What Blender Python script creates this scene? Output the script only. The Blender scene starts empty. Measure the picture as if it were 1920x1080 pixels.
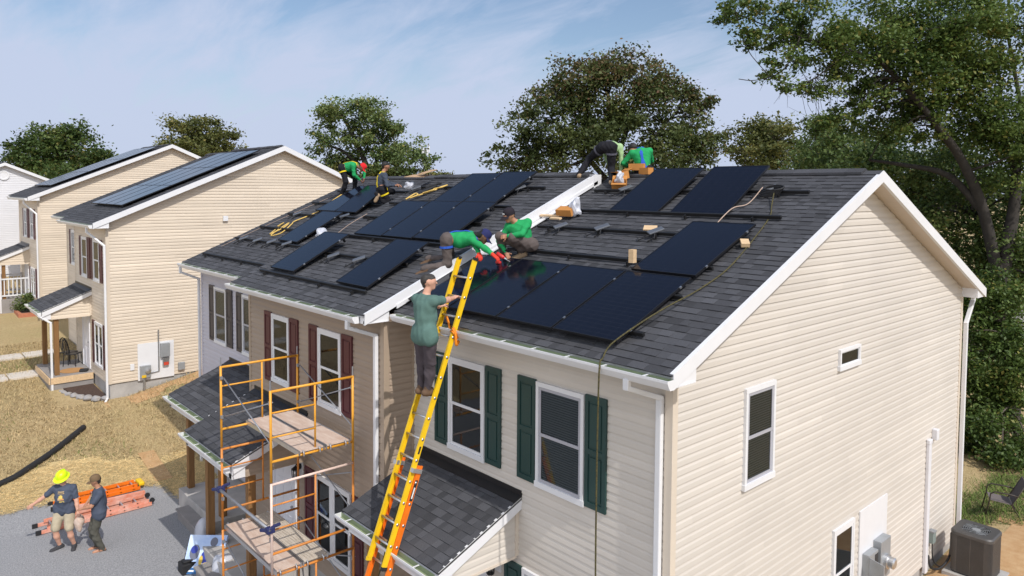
import bpy, math, random
import numpy as np
from mathutils import Vector, Matrix, Quaternion
random.seed(7)
rng = np.random.default_rng(7)
SC = bpy.context.scene
COL = SC.collection
R = math.radians
EZ = 6.0                      # eave line of the near house above the gravel; heights below are given from the eave

# ------------------------------------------------------------------ camera
cd = bpy.data.cameras.new('camera'); cam = bpy.data.objects.new('camera', cd); COL.objects.link(cam)
_r, _u, _f = (0.66796, 0.74417, 0.00642), (-0.04130, 0.02845, 0.99874), (-0.74305, 0.66739, -0.04973)
M4 = Matrix.Identity(4)
for i in range(3):
    M4[i][0], M4[i][1], M4[i][2] = _r[i], _u[i], -_f[i]
M4[0][3], M4[1][3], M4[2][3] = 4.806, -6.752, 2.073 + EZ
cam.matrix_world = M4
cd.sensor_width = 36; cd.lens = 1370.31 / 1920 * 36; cd.shift_y = -116.57 / 1920
cd.clip_start = 0.1; cd.clip_end = 3000
SC.camera = cam

# ------------------------------------------------------------------ sky, sun, exposure
SUN = Vector((1.0, -0.12, 1.10)).normalized()
w = bpy.data.worlds.new('World'); SC.world = w; w.use_nodes = True
nt = w.node_tree; nt.nodes.clear()
def N(t, **k):
    n = nt.nodes.new(t)
    for a, b in k.items():
        if a in n.bl_rna.properties.keys(): setattr(n, a, b)
        else: n.inputs[a].default_value = b
    return n
def LK(a, b): nt.links.new(a, b)
out = N('ShaderNodeOutputWorld'); bg = N('ShaderNodeBackground', Strength=0.15)
sky = N('ShaderNodeTexSky', sky_type='NISHITA', sun_disc=False, sun_elevation=math.asin(SUN.z),
        sun_rotation=math.atan2(SUN.x, SUN.y), altitude=100.0, air_density=1.1, dust_density=1.6, ozone_density=1.5)
tc = N('ShaderNodeTexCoord'); sep = N('ShaderNodeSeparateXYZ'); LK(tc.outputs['Generated'], sep.inputs[0])
zz = N('ShaderNodeMath', operation='ADD'); LK(sep.outputs['Z'], zz.inputs[0]); zz.inputs[1].default_value = 0.22
dv = N('ShaderNodeVectorMath', operation='DIVIDE'); LK(tc.outputs['Generated'], dv.inputs[0])
cz = N('ShaderNodeCombineXYZ')
for k in 'XYZ': LK(zz.outputs[0], cz.inputs[k])
LK(cz.outputs[0], dv.inputs[1])
mp = N('ShaderNodeMapping'); LK(dv.outputs[0], mp.inputs[0])
mp.inputs['Rotation'].default_value = (0, 0, R(34)); mp.inputs['Scale'].default_value = (1.0, 3.2, 1.0)
n1 = N('ShaderNodeTexNoise'); LK(mp.outputs[0], n1.inputs['Vector'])
n1.inputs['Scale'].default_value = 1.5; n1.inputs['Detail'].default_value = 9; n1.inputs['Roughness'].default_value = 0.62; n1.inputs['Distortion'].default_value = 0.5
n2 = N('ShaderNodeTexNoise'); LK(dv.outputs[0], n2.inputs['Vector'])
n2.inputs['Scale'].default_value = 0.9; n2.inputs['Detail'].default_value = 4
mx = N('ShaderNodeMath', operation='MULTIPLY_ADD'); LK(n2.outputs['Fac'], mx.inputs[0]); mx.inputs[1].default_value = 0.7; LK(n1.outputs['Fac'], mx.inputs[2])
# thin cloud: a soft sheet low down, broken by blue higher up, extra brightness added behind the camera to fill the front walls
el = N('ShaderNodeMath', operation='MULTIPLY_ADD'); LK(sep.outputs['Z'], el.inputs[0]); el.inputs[1].default_value = -3.0; el.inputs[2].default_value = 0.64
sm = N('ShaderNodeMath', operation='ADD'); LK(mx.outputs[0], sm.inputs[0]); LK(el.outputs[0], sm.inputs[1])
cr = N('ShaderNodeMapRange'); LK(sm.outputs[0], cr.inputs['Value'])
cr.inputs['From Min'].default_value = 0.72; cr.inputs['From Max'].default_value = 1.12; cr.inputs['To Min'].default_value = 0.04; cr.inputs['To Max'].default_value = 0.95
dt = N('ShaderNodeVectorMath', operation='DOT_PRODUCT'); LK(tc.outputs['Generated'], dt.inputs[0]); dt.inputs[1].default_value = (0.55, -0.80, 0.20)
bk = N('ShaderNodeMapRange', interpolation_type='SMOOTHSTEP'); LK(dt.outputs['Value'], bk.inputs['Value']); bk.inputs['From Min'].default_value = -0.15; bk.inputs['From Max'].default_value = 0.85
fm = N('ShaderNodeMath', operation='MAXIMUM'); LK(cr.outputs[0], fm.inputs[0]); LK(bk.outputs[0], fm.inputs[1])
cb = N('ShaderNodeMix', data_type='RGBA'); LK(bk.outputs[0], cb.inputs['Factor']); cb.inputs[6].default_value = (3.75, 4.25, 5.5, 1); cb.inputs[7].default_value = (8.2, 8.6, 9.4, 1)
sk = N('ShaderNodeMix', data_type='RGBA', blend_type='MULTIPLY'); sk.inputs['Factor'].default_value = 1; LK(sky.outputs[0], sk.inputs[6]); sk.inputs[7].default_value = (.80, .82, .86, 1)
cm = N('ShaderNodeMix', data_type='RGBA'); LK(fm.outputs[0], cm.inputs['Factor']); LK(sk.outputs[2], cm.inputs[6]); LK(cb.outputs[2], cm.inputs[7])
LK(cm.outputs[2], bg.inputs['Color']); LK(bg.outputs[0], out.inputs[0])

sd = bpy.data.lights.new('sun', 'SUN'); sd.energy = 3.35; sd.angle = R(0.55); sd.color = (1.0, 0.955, 0.89)
so = bpy.data.objects.new('sun', sd); COL.objects.link(so)
so.rotation_euler = (-SUN).to_track_quat('-Z', 'Y').to_euler(); so.location = (30, -5, 40)
SC.view_settings.view_transform = 'Standard'; SC.view_settings.look = 'None'
SC.view_settings.gamma = 1.0; SC.view_settings.exposure = 0.0
SC.cycles.max_bounces = 6; SC.cycles.transparent_max_bounces = 12
SC.cycles.use_denoising = True

# ------------------------------------------------------------------ materials
def lin(h):
    h = h.lstrip('#'); c = [int(h[i:i+2], 16) / 255 for i in (0, 2, 4)]
    return tuple((x / 12.92 if x <= .04045 else ((x + .055) / 1.055) ** 2.4) for x in c)
class NT:
    def __init__(s, m): s.t = m.node_tree
    def n(s, t, **k):
        n = s.t.nodes.new(t)
        for a, b in k.items():
            if a in n.bl_rna.properties.keys(): setattr(n, a, b)
            else: n.inputs[a.replace('_', ' ')].default_value = b
        return n
    def l(s, a, b): s.t.links.new(a, b)
def mat(name, col, rough=0.6, metal=0.0, spec=0.5, var=0.0, vs=4.0, bump=0.0, bs=40.0, tone=None, col2=None, stretch=None, coat=0.0):
    """procedural material: base colour broken up by noise, optional per-face 'tone' attribute, fine bump"""
    m = bpy.data.materials.new(name); m.use_nodes = True
    t = NT(m); b = m.node_tree.nodes['Principled BSDF']
    b.inputs['Roughness'].default_value = rough; b.inputs['Metallic'].default_value = metal
    b.inputs['Specular IOR Level'].default_value = spec; b.inputs['Coat Weight'].default_value = coat
    c = (*col, 1)
    tcn = t.n('ShaderNodeTexCoord'); vec = tcn.outputs['Object']
    if stretch:
        mpn = t.n('ShaderNodeMapping'); mpn.inputs['Scale'].default_value = stretch; t.l(vec, mpn.inputs[0]); vec = mpn.outputs[0]
    src = None
    if var > 0 or col2:
        nz = t.n('ShaderNodeTexNoise'); nz.inputs['Scale'].default_value = vs; nz.inputs['Detail'].default_value = 6; nz.inputs['Roughness'].default_value = 0.6
        t.l(vec, nz.inputs['Vector'])
        mr = t.n('ShaderNodeMapRange'); mr.inputs['From Min'].default_value = .3; mr.inputs['From Max'].default_value = .7
        t.l(nz.outputs['Fac'], mr.inputs['Value'])
        mxn = t.n('ShaderNodeMix', data_type='RGBA'); t.l(mr.outputs[0], mxn.inputs['Factor'])
        d = col2 if col2 else tuple(min(1, x * (1 + var)) for x in col)
        a = col if col2 else tuple(x * (1 - var) for x in col)
        mxn.inputs[6].default_value = (*a, 1); mxn.inputs[7].default_value = (*d, 1)
        src = mxn.outputs[2]
    if tone:
        at = t.n('ShaderNodeAttribute'); at.attribute_name = 'tone'
        mr2 = t.n('ShaderNodeMapRange'); t.l(at.outputs['Fac'], mr2.inputs['Value'])
        mr2.inputs['To Min'].default_value = tone[0]; mr2.inputs['To Max'].default_value = tone[1]
        ml = t.n('ShaderNodeMix', data_type='RGBA', blend_type='MULTIPLY'); ml.inputs['Factor'].default_value = 1
        if src is None: ml.inputs[6].default_value = c
        else: t.l(src, ml.inputs[6])
        t.l(mr2.outputs[0], ml.inputs[7]); src = ml.outputs[2]
    if src is None: b.inputs['Base Color'].default_value = c
    else: t.l(src, b.inputs['Base Color'])
    if bump > 0:
        nb = t.n('ShaderNodeTexNoise'); nb.inputs['Scale'].default_value = bs; nb.inputs['Detail'].default_value = 4; t.l(vec, nb.inputs['Vector'])
        bp = t.n('ShaderNodeBump'); bp.inputs['Strength'].default_value = bump; bp.inputs['Distance'].default_value = 0.02
        t.l(nb.outputs['Fac'], bp.inputs['Height']); t.l(bp.outputs[0], b.inputs['Normal'])
    return m
MT = {}
def mk(k, *a, **kw): MT[k] = mat(k, *a, **kw)
mk('siding_cream', (.575, .53, .478), .5, spec=.3, var=.045, vs=.7, tone=(.90, 1.08))
mk('siding_tan', (.34, .265, .205), .5, spec=.3, var=.05, vs=.7, tone=(.94, 1.05))
mk('siding_grey', (.49, .475, .53), .5, spec=.3, var=.04, vs=.7, tone=(.95, 1.04))
mk('siding_sand', (.63, .54, .435), .5, spec=.3, var=.05, vs=.5, tone=(.86, 1.14))
mk('siding_white', (.66, .66, .69), .5, spec=.3, var=.04, vs=.5, tone=(.96, 1.02))
mk('trim_white', (.70, .70, .72), .42, spec=.4, var=.03, vs=2)
mk('soffit_shade_tint', (.60, .52, .45), .5, var=.04, vs=2)  # white rake soffit; beige of shade and bounce light put into its colour
mk('trim_cream', (.62, .54, .45), .5, var=.03, vs=2)
mk('trim_tan', (.36, .28, .21), .5, var=.03, vs=2)
mk('shingle', (.066, .067, .075), .85, spec=.3, var=.28, vs=120, bump=.5, bs=200, tone=(.55, 1.65))
mk('shingle_dark', (.03, .031, .035), .85, spec=.3, var=.2, vs=120)
mk('gutter_green', (.27, .32, .20), .5, spec=.4, var=.1, vs=3)
mk('metal_grey', (.42, .43, .45), .38, metal=.85, var=.06, vs=6)
mk('alu', (.62, .62, .63), .35, metal=.9, var=.05, vs=8)
mk('black_metal', (.012, .012, .014), .38, spec=.5, var=.15, vs=8)
mk('black_rubber', (.014, .014, .016), .7, var=.2, vs=8)
mk('concrete', (.40, .38, .36), .9, var=.16, vs=2.5, bump=.15, bs=60)
mk('foundation', (.30, .29, .28), .9, col2=(.47, .45, .43), vs=1.6, bump=.2, bs=50)
mk('shutter_green', (.012, .045, .042), .45, var=.06, vs=3)
mk('shutter_burgundy', (.075, .012, .02), .45, var=.08, vs=3)
mk('shutter_brown', (.055, .046, .048), .5, var=.08, vs=3)
mk('wood_post', (.17, .082, .026), .75, col2=(.27, .14, .05), vs=3, stretch=(6, 6, .6), bump=.1, bs=20)
mk('wood_raw', (.62, .44, .26), .8, var=.14, vs=3, stretch=(1, 6, 6))
mk('deck_grey', (.26, .24, .23), .8, var=.12, vs=3)
mk('blind', (.15, .16, .16), .5)
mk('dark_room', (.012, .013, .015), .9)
mk('door_white', (.74, .74, .78), .45, var=.02, vs=2)
mk('frame_grey', (.38, .38, .42), .4, var=.03, vs=2)
def glass_mat(name, tint, fac, rough=.03):
    m = bpy.data.materials.new(name); m.use_nodes = True; t = NT(m); nd = m.node_tree.nodes; nd.remove(nd['Principled BSDF'])
    tr = t.n('ShaderNodeBsdfTransparent'); tr.inputs[0].default_value = (*tint, 1)
    gl = t.n('ShaderNodeBsdfGlossy'); gl.inputs['Roughness'].default_value = rough; gl.inputs[0].default_value = (.95, .97, 1, 1)
    fr = t.n('ShaderNodeFresnel'); fr.inputs['IOR'].default_value = 1.5
    ad = t.n('ShaderNodeMath', operation='MULTIPLY_ADD'); ad.inputs[1].default_value = .85; ad.inputs[2].default_value = fac; t.l(fr.outputs[0], ad.inputs[0])
    ms = t.n('ShaderNodeMixShader'); t.l(ad.outputs[0], ms.inputs[0]); t.l(tr.outputs[0], ms.inputs[1]); t.l(gl.outputs[0], ms.inputs[2])
    t.l(ms.outputs[0], nd['Material Output'].inputs[0]); MT[name] = m
glass_mat('pane_glass', (.55, .62, .65), .0)

# ------------------------------------------------------------------ mesh building and the object tree
class MB:
    def __init__(s): s.v = []; s.f = []; s.m = []; s.t = []
    def poly(s, pts, m=0, t=.5):
        i = len(s.v); s.v += [tuple(p) for p in pts]; s.f.append(tuple(range(i, i + len(pts)))); s.m.append(m); s.t.append(t); return s
    def hexa(s, p, m=0, t=.5):       # p: 8 corners, bottom ring then top ring
        i = len(s.v); s.v += [tuple(q) for q in p]
        for a in ((3, 2, 1, 0), (4, 5, 6, 7), (0, 1, 5, 4), (1, 2, 6, 5), (2, 3, 7, 6), (3, 0, 4, 7)):
            s.f.append(tuple(i + k for k in a)); s.m.append(m); s.t.append(t)
        return s
    def box(s, x0, x1, y0, y1, z0, z1, m=0, t=.5):
        return s.hexa([(x0, y0, z0), (x1, y0, z0), (x1, y1, z0), (x0, y1, z0), (x0, y0, z1), (x1, y0, z1), (x1, y1, z1), (x0, y1, z1)], m, t)
    def fbox(s, P, u0, u1, z0, z1, d0, d1, m=0, t=.5):   # box in a wall frame P(u, z, out)
        return s.hexa([P(u0, z0, d0), P(u1, z0, d0), P(u1, z0, d1), P(u0, z0, d1), P(u0, z1, d0), P(u1, z1, d0), P(u1, z1, d1), P(u0, z1, d1)], m, t)
    def beam(s, a, b, w, h, up=(0, 0, 1), m=0, t=.5):
        a, b = Vector(a), Vector(b); d = (b - a).normalized(); up = Vector(up)
        x = d.cross(up)
        if x.length < 1e-4: x = d.cross(Vector((1, 0, 0)))
        x.normalize(); y = x.cross(d).normalized(); x *= w / 2; y *= h / 2
        return s.hexa([a - x - y, a + x - y, b + x - y, b - x - y, a - x + y, a + x + y, b + x + y, b - x + y], m, t)
    def tube(s, pts, r, n=8, m=0, t=.5, caps=True):
        pts = [Vector(p) for p in pts]; k = len(pts); rr = r if isinstance(r, (list, tuple)) else [r] * k
        i0 = len(s.v); ref = None
        for j, p in enumerate(pts):
            d = (pts[min(j + 1, k - 1)] - pts[max(j - 1, 0)]).normalized()
            if ref is None: ref = d.orthogonal().normalized()
            ref = (ref - d * ref.dot(d));
            if ref.length < 1e-5: ref = d.orthogonal()
            ref.normalize(); bi = d.cross(ref)
            for q in range(n):
                a = 2 * math.pi * q / n
                s.v.append(tuple(p + (ref * math.cos(a) + bi * math.sin(a)) * rr[j]))
        for j in range(k - 1):
            for q in range(n):
                a, b = i0 + j * n + q, i0 + j * n + (q + 1) % n
                s.f.append((a, b, b + n, a + n)); s.m.append(m); s.t.append(t)
        if caps:
            s.f.append(tuple(i0 + q for q in range(n))[::-1]); s.m.append(m); s.t.append(t)
            s.f.append(tuple(i0 + (k - 1) * n + q for q in range(n))); s.m.append(m); s.t.append(t)
        return s
    def lathe(s, c, prof, n=20, m=0, ax=None, t=.5):      # prof: (radius, height) pairs about axis through c
        c = Vector(c); az = Vector(ax or (0, 0, 1)).normalized(); ax_ = az.orthogonal().normalized(); ay = az.cross(ax_)
        i0 = len(s.v)
        for r_, h_ in prof:
            for q in range(n):
                a = 2 * math.pi * q / n; s.v.append(tuple(c + az * h_ + (ax_ * math.cos(a) + ay * math.sin(a)) * r_))
        for j in range(len(prof) - 1):
            for q in range(n):
                a, b = i0 + j * n + q, i0 + j * n + (q + 1) % n
                s.f.append((a, b, b + n, a + n)); s.m.append(m); s.t.append(t)
        return s
    def prism(s, pts, d, m=0, t=.5):                      # outline extruded by vector d
        d = Vector(d); a = [Vector(p) for p in pts]; b = [p + d for p in a]
        s.poly(a[::-1], m, t); s.poly(b, m, t); k = len(a)
        for j in range(k): s.poly([a[j], a[(j + 1) % k], b[(j + 1) % k], b[j]], m, t)
        return s
def root_of(o):
    while o.parent: o = o.parent
    return o
def tagit(o, label=None, cat=None, group=None, kind=None):
    if label: o['label'] = label
    if cat: o['category'] = cat
    if group: o['group'] = group
    if kind: o['kind'] = kind
    return o
def thing(name, label, cat, loc, group=None, rot=None):
    o = bpy.data.objects.new(name, None); o.empty_display_size = .2; COL.objects.link(o)
    o.location = (loc[0], loc[1], loc[2] + EZ)
    if rot is not None: o.rotation_mode = 'QUATERNION'; o.rotation_quaternion = rot
    return tagit(o, label, cat, group)
def link_mesh(name, me, mats, parent, loc):
    for k in mats: me.materials.append(MT[k] if isinstance(k, str) else k)
    o = bpy.data.objects.new(name, me); COL.objects.link(o)
    if parent is not None: o.parent = parent
    elif loc is not None: o.location = loc
    return o
def build(mb, name, mats, parent=None, local=False, label=None, smooth=False, loc=None, bevel=0, **tags):
    """turn an MB into ONE mesh object. Coordinates are eave-relative world ones unless local=True."""
    if isinstance(mats, str): mats = [mats]
    if local: off = Vector((0, 0, 0))
    elif parent is not None: off = root_of(parent).location - Vector((0, 0, EZ))
    else:
        a = np.array(mb.v); off = Vector((a[:, 0].mean(), a[:, 1].mean(), a[:, 2].min())) if loc is None else Vector(loc)
    me = bpy.data.meshes.new(name)
    me.from_pydata([(p[0] - off.x, p[1] - off.y, p[2] - off.z) for p in mb.v], [], mb.f)
    me.polygons.foreach_set('material_index', mb.m)
    at = me.attributes.new('tone', 'FLOAT', 'FACE'); at.data.foreach_set('value', mb.t)
    if smooth: me.polygons.foreach_set('use_smooth', [True] * len(mb.f))
    me.validate(); me.update()
    o = link_mesh(name, me, mats, parent, None if parent is not None else Vector((off.x, off.y, off.z + EZ)))
    if bevel:
        bm_ = o.modifiers.new('edge', 'BEVEL'); bm_.width = bevel; bm_.segments = 2; bm_.limit_method = 'ANGLE'
    if label: o['label'] = label
    return tagit(o, cat=tags.get('cat'), group=tags.get('group'), kind=tags.get('kind'))
def copy_tree(o, parent=None):
    c = o.copy(); COL.objects.link(c)
    if parent is not None: c.parent = parent
    for ch in [x for x in bpy.data.objects if x.parent == o]: copy_tree(ch, c)
    return c
def lerp(a, b, t): return a + (b - a) * t
# ------------------------------------------------------------------ house pieces
SL = 0.4263; OH = 0.45
def front_frame(yw, dz=0): return lambda u, z, d: (u, yw - d, z + dz)
def right_frame(xw, dz=0): return lambda u, z, d: (xw + d, u, z + dz)
PROF = [(0.0, .003), (0.0, .0195), (.55, .016), (.74, .008), (1.0, .003)]
def lap(mb, P, rng_fn, z0, z1, c=.112, m=0, seed=1, patch=None):
    """lapped siding: every course a real lip; rng_fn(z) gives the wall's extent at height z"""
    rr = random.Random(seed); k = 0
    n = int(math.ceil((z1 - z0) / c))
    for k in range(n):
        zb = z0 + k * c; tone = rr.uniform(.35, .65)
        pts = []
        for f, d in PROF:
            z = min(zb + f * c, z1); u = rng_fn(z)
            if u is None: break
            pts.append((P(u[0], z, d), P(u[1], z, d)))
        if len(pts) < 2: continue
        ln = (Vector(pts[0][0]) - Vector(pts[0][1])).length; cuts = [0.0]; x = rr.uniform(.4, 3.66)
        while x < ln - .3: cuts.append(x / ln); x += rr.uniform(2.6, 3.66)
        cuts.append(1.0)
        for c0, c1 in zip(cuts[:-1], cuts[1:]):
            tn = min(1, max(0, tone + rr.uniform(-.18, .18) + (.35 if rr.random() < .06 else 0)))
            for a, b in zip(pts[:-1], pts[1:]):
                q = lambda p, f: tuple(lerp(p[0][i], p[1][i], f) for i in range(3))
                mb.poly([q(a, c0), q(a, c1), q(b, c1), q(b, c0)], m, tn)
    return mb
def shingles(mb, o, U, V, width, length, tile=.143, seed=1, wmin=.09, wmax=.27, m=0):
    """architectural shingles: courses of laminated tabs of uneven width, thickness and tone"""
    rr = random.Random(seed); o, U, V = Vector(o), Vector(U).normalized(), Vector(V).normalized(); Nn = U.cross(V)
    if Nn.z < 0: Nn = -Nn
    n = int(math.ceil(length / tile))
    for k in range(n):
        s0, s1 = k * tile, min((k + 1) * tile, length)
        x = 0.0; thick = rr.random() < .5; base = rr.uniform(.28, .5)
        while x < width - 1e-6:
            x1 = min(width, x + rr.uniform(wmin, wmax))
            if width - x1 < .06: x1 = width
            lift = (.015 if thick else .007)
            t = min(1, max(0, base + rr.uniform(-.2, .2) + (.10 if thick else -.05)))
            a, b = o + U * x + V * s0, o + U * x1 + V * s0
            c_, d_ = o + U * x1 + V * s1, o + U * x + V * s1
            mb.poly([a + Nn * lift, b + Nn * lift, c_ + Nn * .002, d_ + Nn * .002], m, t)
            mb.poly([a, b, b + Nn * lift, a + Nn * lift], m, t * .6)
            mb.poly([a, a + Nn * lift, d_ + Nn * .002], m, t * .6); mb.poly([b + Nn * lift, b, c_ + Nn * .002], m, t * .6)
            x = x1; thick = not thick if rr.random() < .8 else thick
    return mb
def window(h, P, u0, u1, z0, z1, blinds=True, name='window', twin=False, raised=0, trim='trim_white'):
    f = MB(); tw = .052 if z1 - z0 > .5 else .045; ts = .012 if z1 - z0 > .5 else 0
    f.fbox(P, u0, u1, z1 - tw - ts, z1, .0, .06); f.fbox(P, u0 - .015, u1 + .015, z0 - .03, z0 + tw, .0, .066)
    f.fbox(P, u0, u0 + tw, z0 + tw, z1 - tw - ts, .0, .058); f.fbox(P, u1 - tw, u1, z0 + tw, z1 - tw - ts, .0, .058)
    bays = [(u0 + tw, u1 - tw)]
    if twin:
        mid = (u0 + u1) / 2; f.fbox(P, mid - .055, mid + .055, z0 + tw, z1 - tw - ts, .0, .058)
        bays = [(u0 + tw, mid - .055), (mid + .055, u1 - tw)]
    wo = build(f, name, trim, h)
    s = MB(); g = MB(); b = MB(); bk = MB()
    za, zc = z0 + tw, z1 - tw - ts; zm = (za + zc) / 2
    for a, c in bays:
        for (p, q, d) in (((za, zm + .02, .032), (zm - .02, zc, .042)) if zc - za > .4 else ((za, zc, .036),)):
            sw = .045 if zc - za > .4 else .02
            s.fbox(P, a, a + sw, p, q, d - .012, d + .008); s.fbox(P, c - sw, c, p, q, d - .012, d + .008)
            s.fbox(P, a + sw, c - sw, p, p + sw, d - .012, d + .008); s.fbox(P, a + sw, c - sw, q - sw, q, d - .012, d + .008)
            g.poly([P(a + sw, p + sw, d), P(c - sw, p + sw, d), P(c - sw, q - sw, d), P(a + sw, q - sw, d)])
        bk.poly([P(a, za, .021), P(c, za, .021), P(c, zc, .021), P(a, zc, .021)])
        if blinds:
            z = zc - .02
            while z > za + .03:
                b.poly([P(a + .01, z, .0225), P(c - .01, z, .0225), P(c - .01, z - .021, .0265), P(a + .01, z - .021, .0265)]); z -= .034
    so_ = build(s, 'sash', 'frame_grey' if trim != 'trim_white' or blinds else 'trim_white', wo)
    build(g, 'pane', 'pane_glass', wo); build(bk, 'room', 'dark_room', wo)
    if blinds: build(b, 'blinds', 'blind', wo)
    return wo
def shutter(h, P, u0, u1, z0, z1, m):
    s = MB(); s.fbox(P, u0, u1, z0, z1, .018, .034); b = .06; zm = (z0 + z1) / 2
    for (a, c) in ((z0, z0 + b * 1.3), (zm - b * .6, zm + b * .6), (z1 - b * 1.3, z1)): s.fbox(P, u0, u1, a, c, .034, .05)
    s.fbox(P, u0, u0 + b, z0 + b * 1.3, zm - b * .6, .034, .05); s.fbox(P, u1 - b, u1, z0 + b * 1.3, zm - b * .6, .034, .05)
    s.fbox(P, u0, u0 + b, zm + b * .6, z1 - b * 1.3, .034, .05); s.fbox(P, u1 - b, u1, zm + b * .6, z1 - b * 1.3, .034, .05)
    for (a, c) in ((z0 + b * 1.3, zm - b * .6), (zm + b * .6, z1 - b * 1.3)):
        s.fbox(P, u0 + b + .03, u1 - b - .03, a + .035, c - .035, .034, .046)
    return build(s, 'shutter', m, h)
def gutter(h, x0, x1, yo, z, left_open=True):
    g = MB(); w = .125; ht = .115; zt = z - .035
    sec = [(yo, zt), (yo, zt - ht), (yo - .075, zt - ht), (yo - .095, zt - ht + .03), (yo - w, zt - .03), (yo - w, zt)]
    inn = [(yo - .004, zt), (yo - .004, zt - .075), (yo - .06, zt - .075), (yo - w + .014, zt - .03), (yo - w + .014, zt)]
    for a, b in zip(sec[:-1], sec[1:]): g.poly([(x0, *a), (x0, *b), (x1, *b), (x1, *a)], 0)
    for a, b in zip(inn[:-2], inn[1:-1]): g.poly([(x0, *a), (x1, *a), (x1, *b), (x0, *b)], 1)
    g.poly([(x0, *inn[-2]), (x1, *inn[-2]), (x1, *inn[-1]), (x0, *inn[-1])], 0)
    g.poly([(x0, *inn[-1]), (x1, *inn[-1]), (x1, *sec[-1]), (x0, *sec[-1])], 0)
    for x in (x0, x1): g.prism([(x, *p) for p in sec], (-.006 if x == x0 else .006, 0, 0), 0)
    go = build(g, 'gutter', ['trim_white', 'gutter_green'], h)
    x = x0 + .3
    while x < x1 - .1:
        k = MB(); k.box(x, x + .022, yo - w + .005, yo + .01, zt - .012, zt - .004); x += .62
        if h.name.startswith(('row_house', 'porch_roof')) : build(k, 'gutter_hanger', 'trim_white', go)
    return go
def downspout(h, pts, w=.085, d=.065):
    b = MB()
    for a, c in zip(pts[:-1], pts[1:]):
        a, c = Vector(a), Vector(c); dd = (c - a).normalized() * .03
        b.beam(a - dd * 0, c + dd, w, d, up=(0, 1, .01) if abs((c - a).normalized().y) < .9 else (0, 0, 1))
    return build(b, 'downspout', 'trim_white', h, bevel=.012)
def rake_board(h, x, yo, W, dz, front=True, back=True, box=True, side=1, m='trim_white', ywall=None):
    """gable trim: two-step white board up each rake, boxed eave returns"""
    r = MB(); L = W / 2
    for on, y0, sg in ((front, yo, 1), (back, yo + W, -1)):
        if not on: continue
        for (t0, t1, w) in ((-.078, .018 if side > 0 else -.03, .05), (-.168, -.078, .028)):
            pts = [(x, y0, dz + t0), (x, y0 + sg * L, dz + t0 + SL * L), (x, y0 + sg * L, dz + t1 + SL * L), (x, y0, dz + t1)]
            if sg < 0: pts = pts[::-1]
            ix = 0 if t1 > -.1 else .024; pts = [(p[0] - side * ix, p[1], p[2]) for p in pts]
            r.prism(pts, (-side * (.055 - ix), 0, 0))
        if box:
            oh = OH + .03
            pts = [(x - side * .028, y0, dz - .10), (x - side * .028, y0, dz - .152), (x - side * .028, y0 + sg * oh, dz - .152), (x - side * .028, y0 + sg * oh, dz - .13 + SL * oh)]
            r.prism(pts, (-side * .31, 0, 0))
    return build(r, 'rake_board', m, h)
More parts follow.
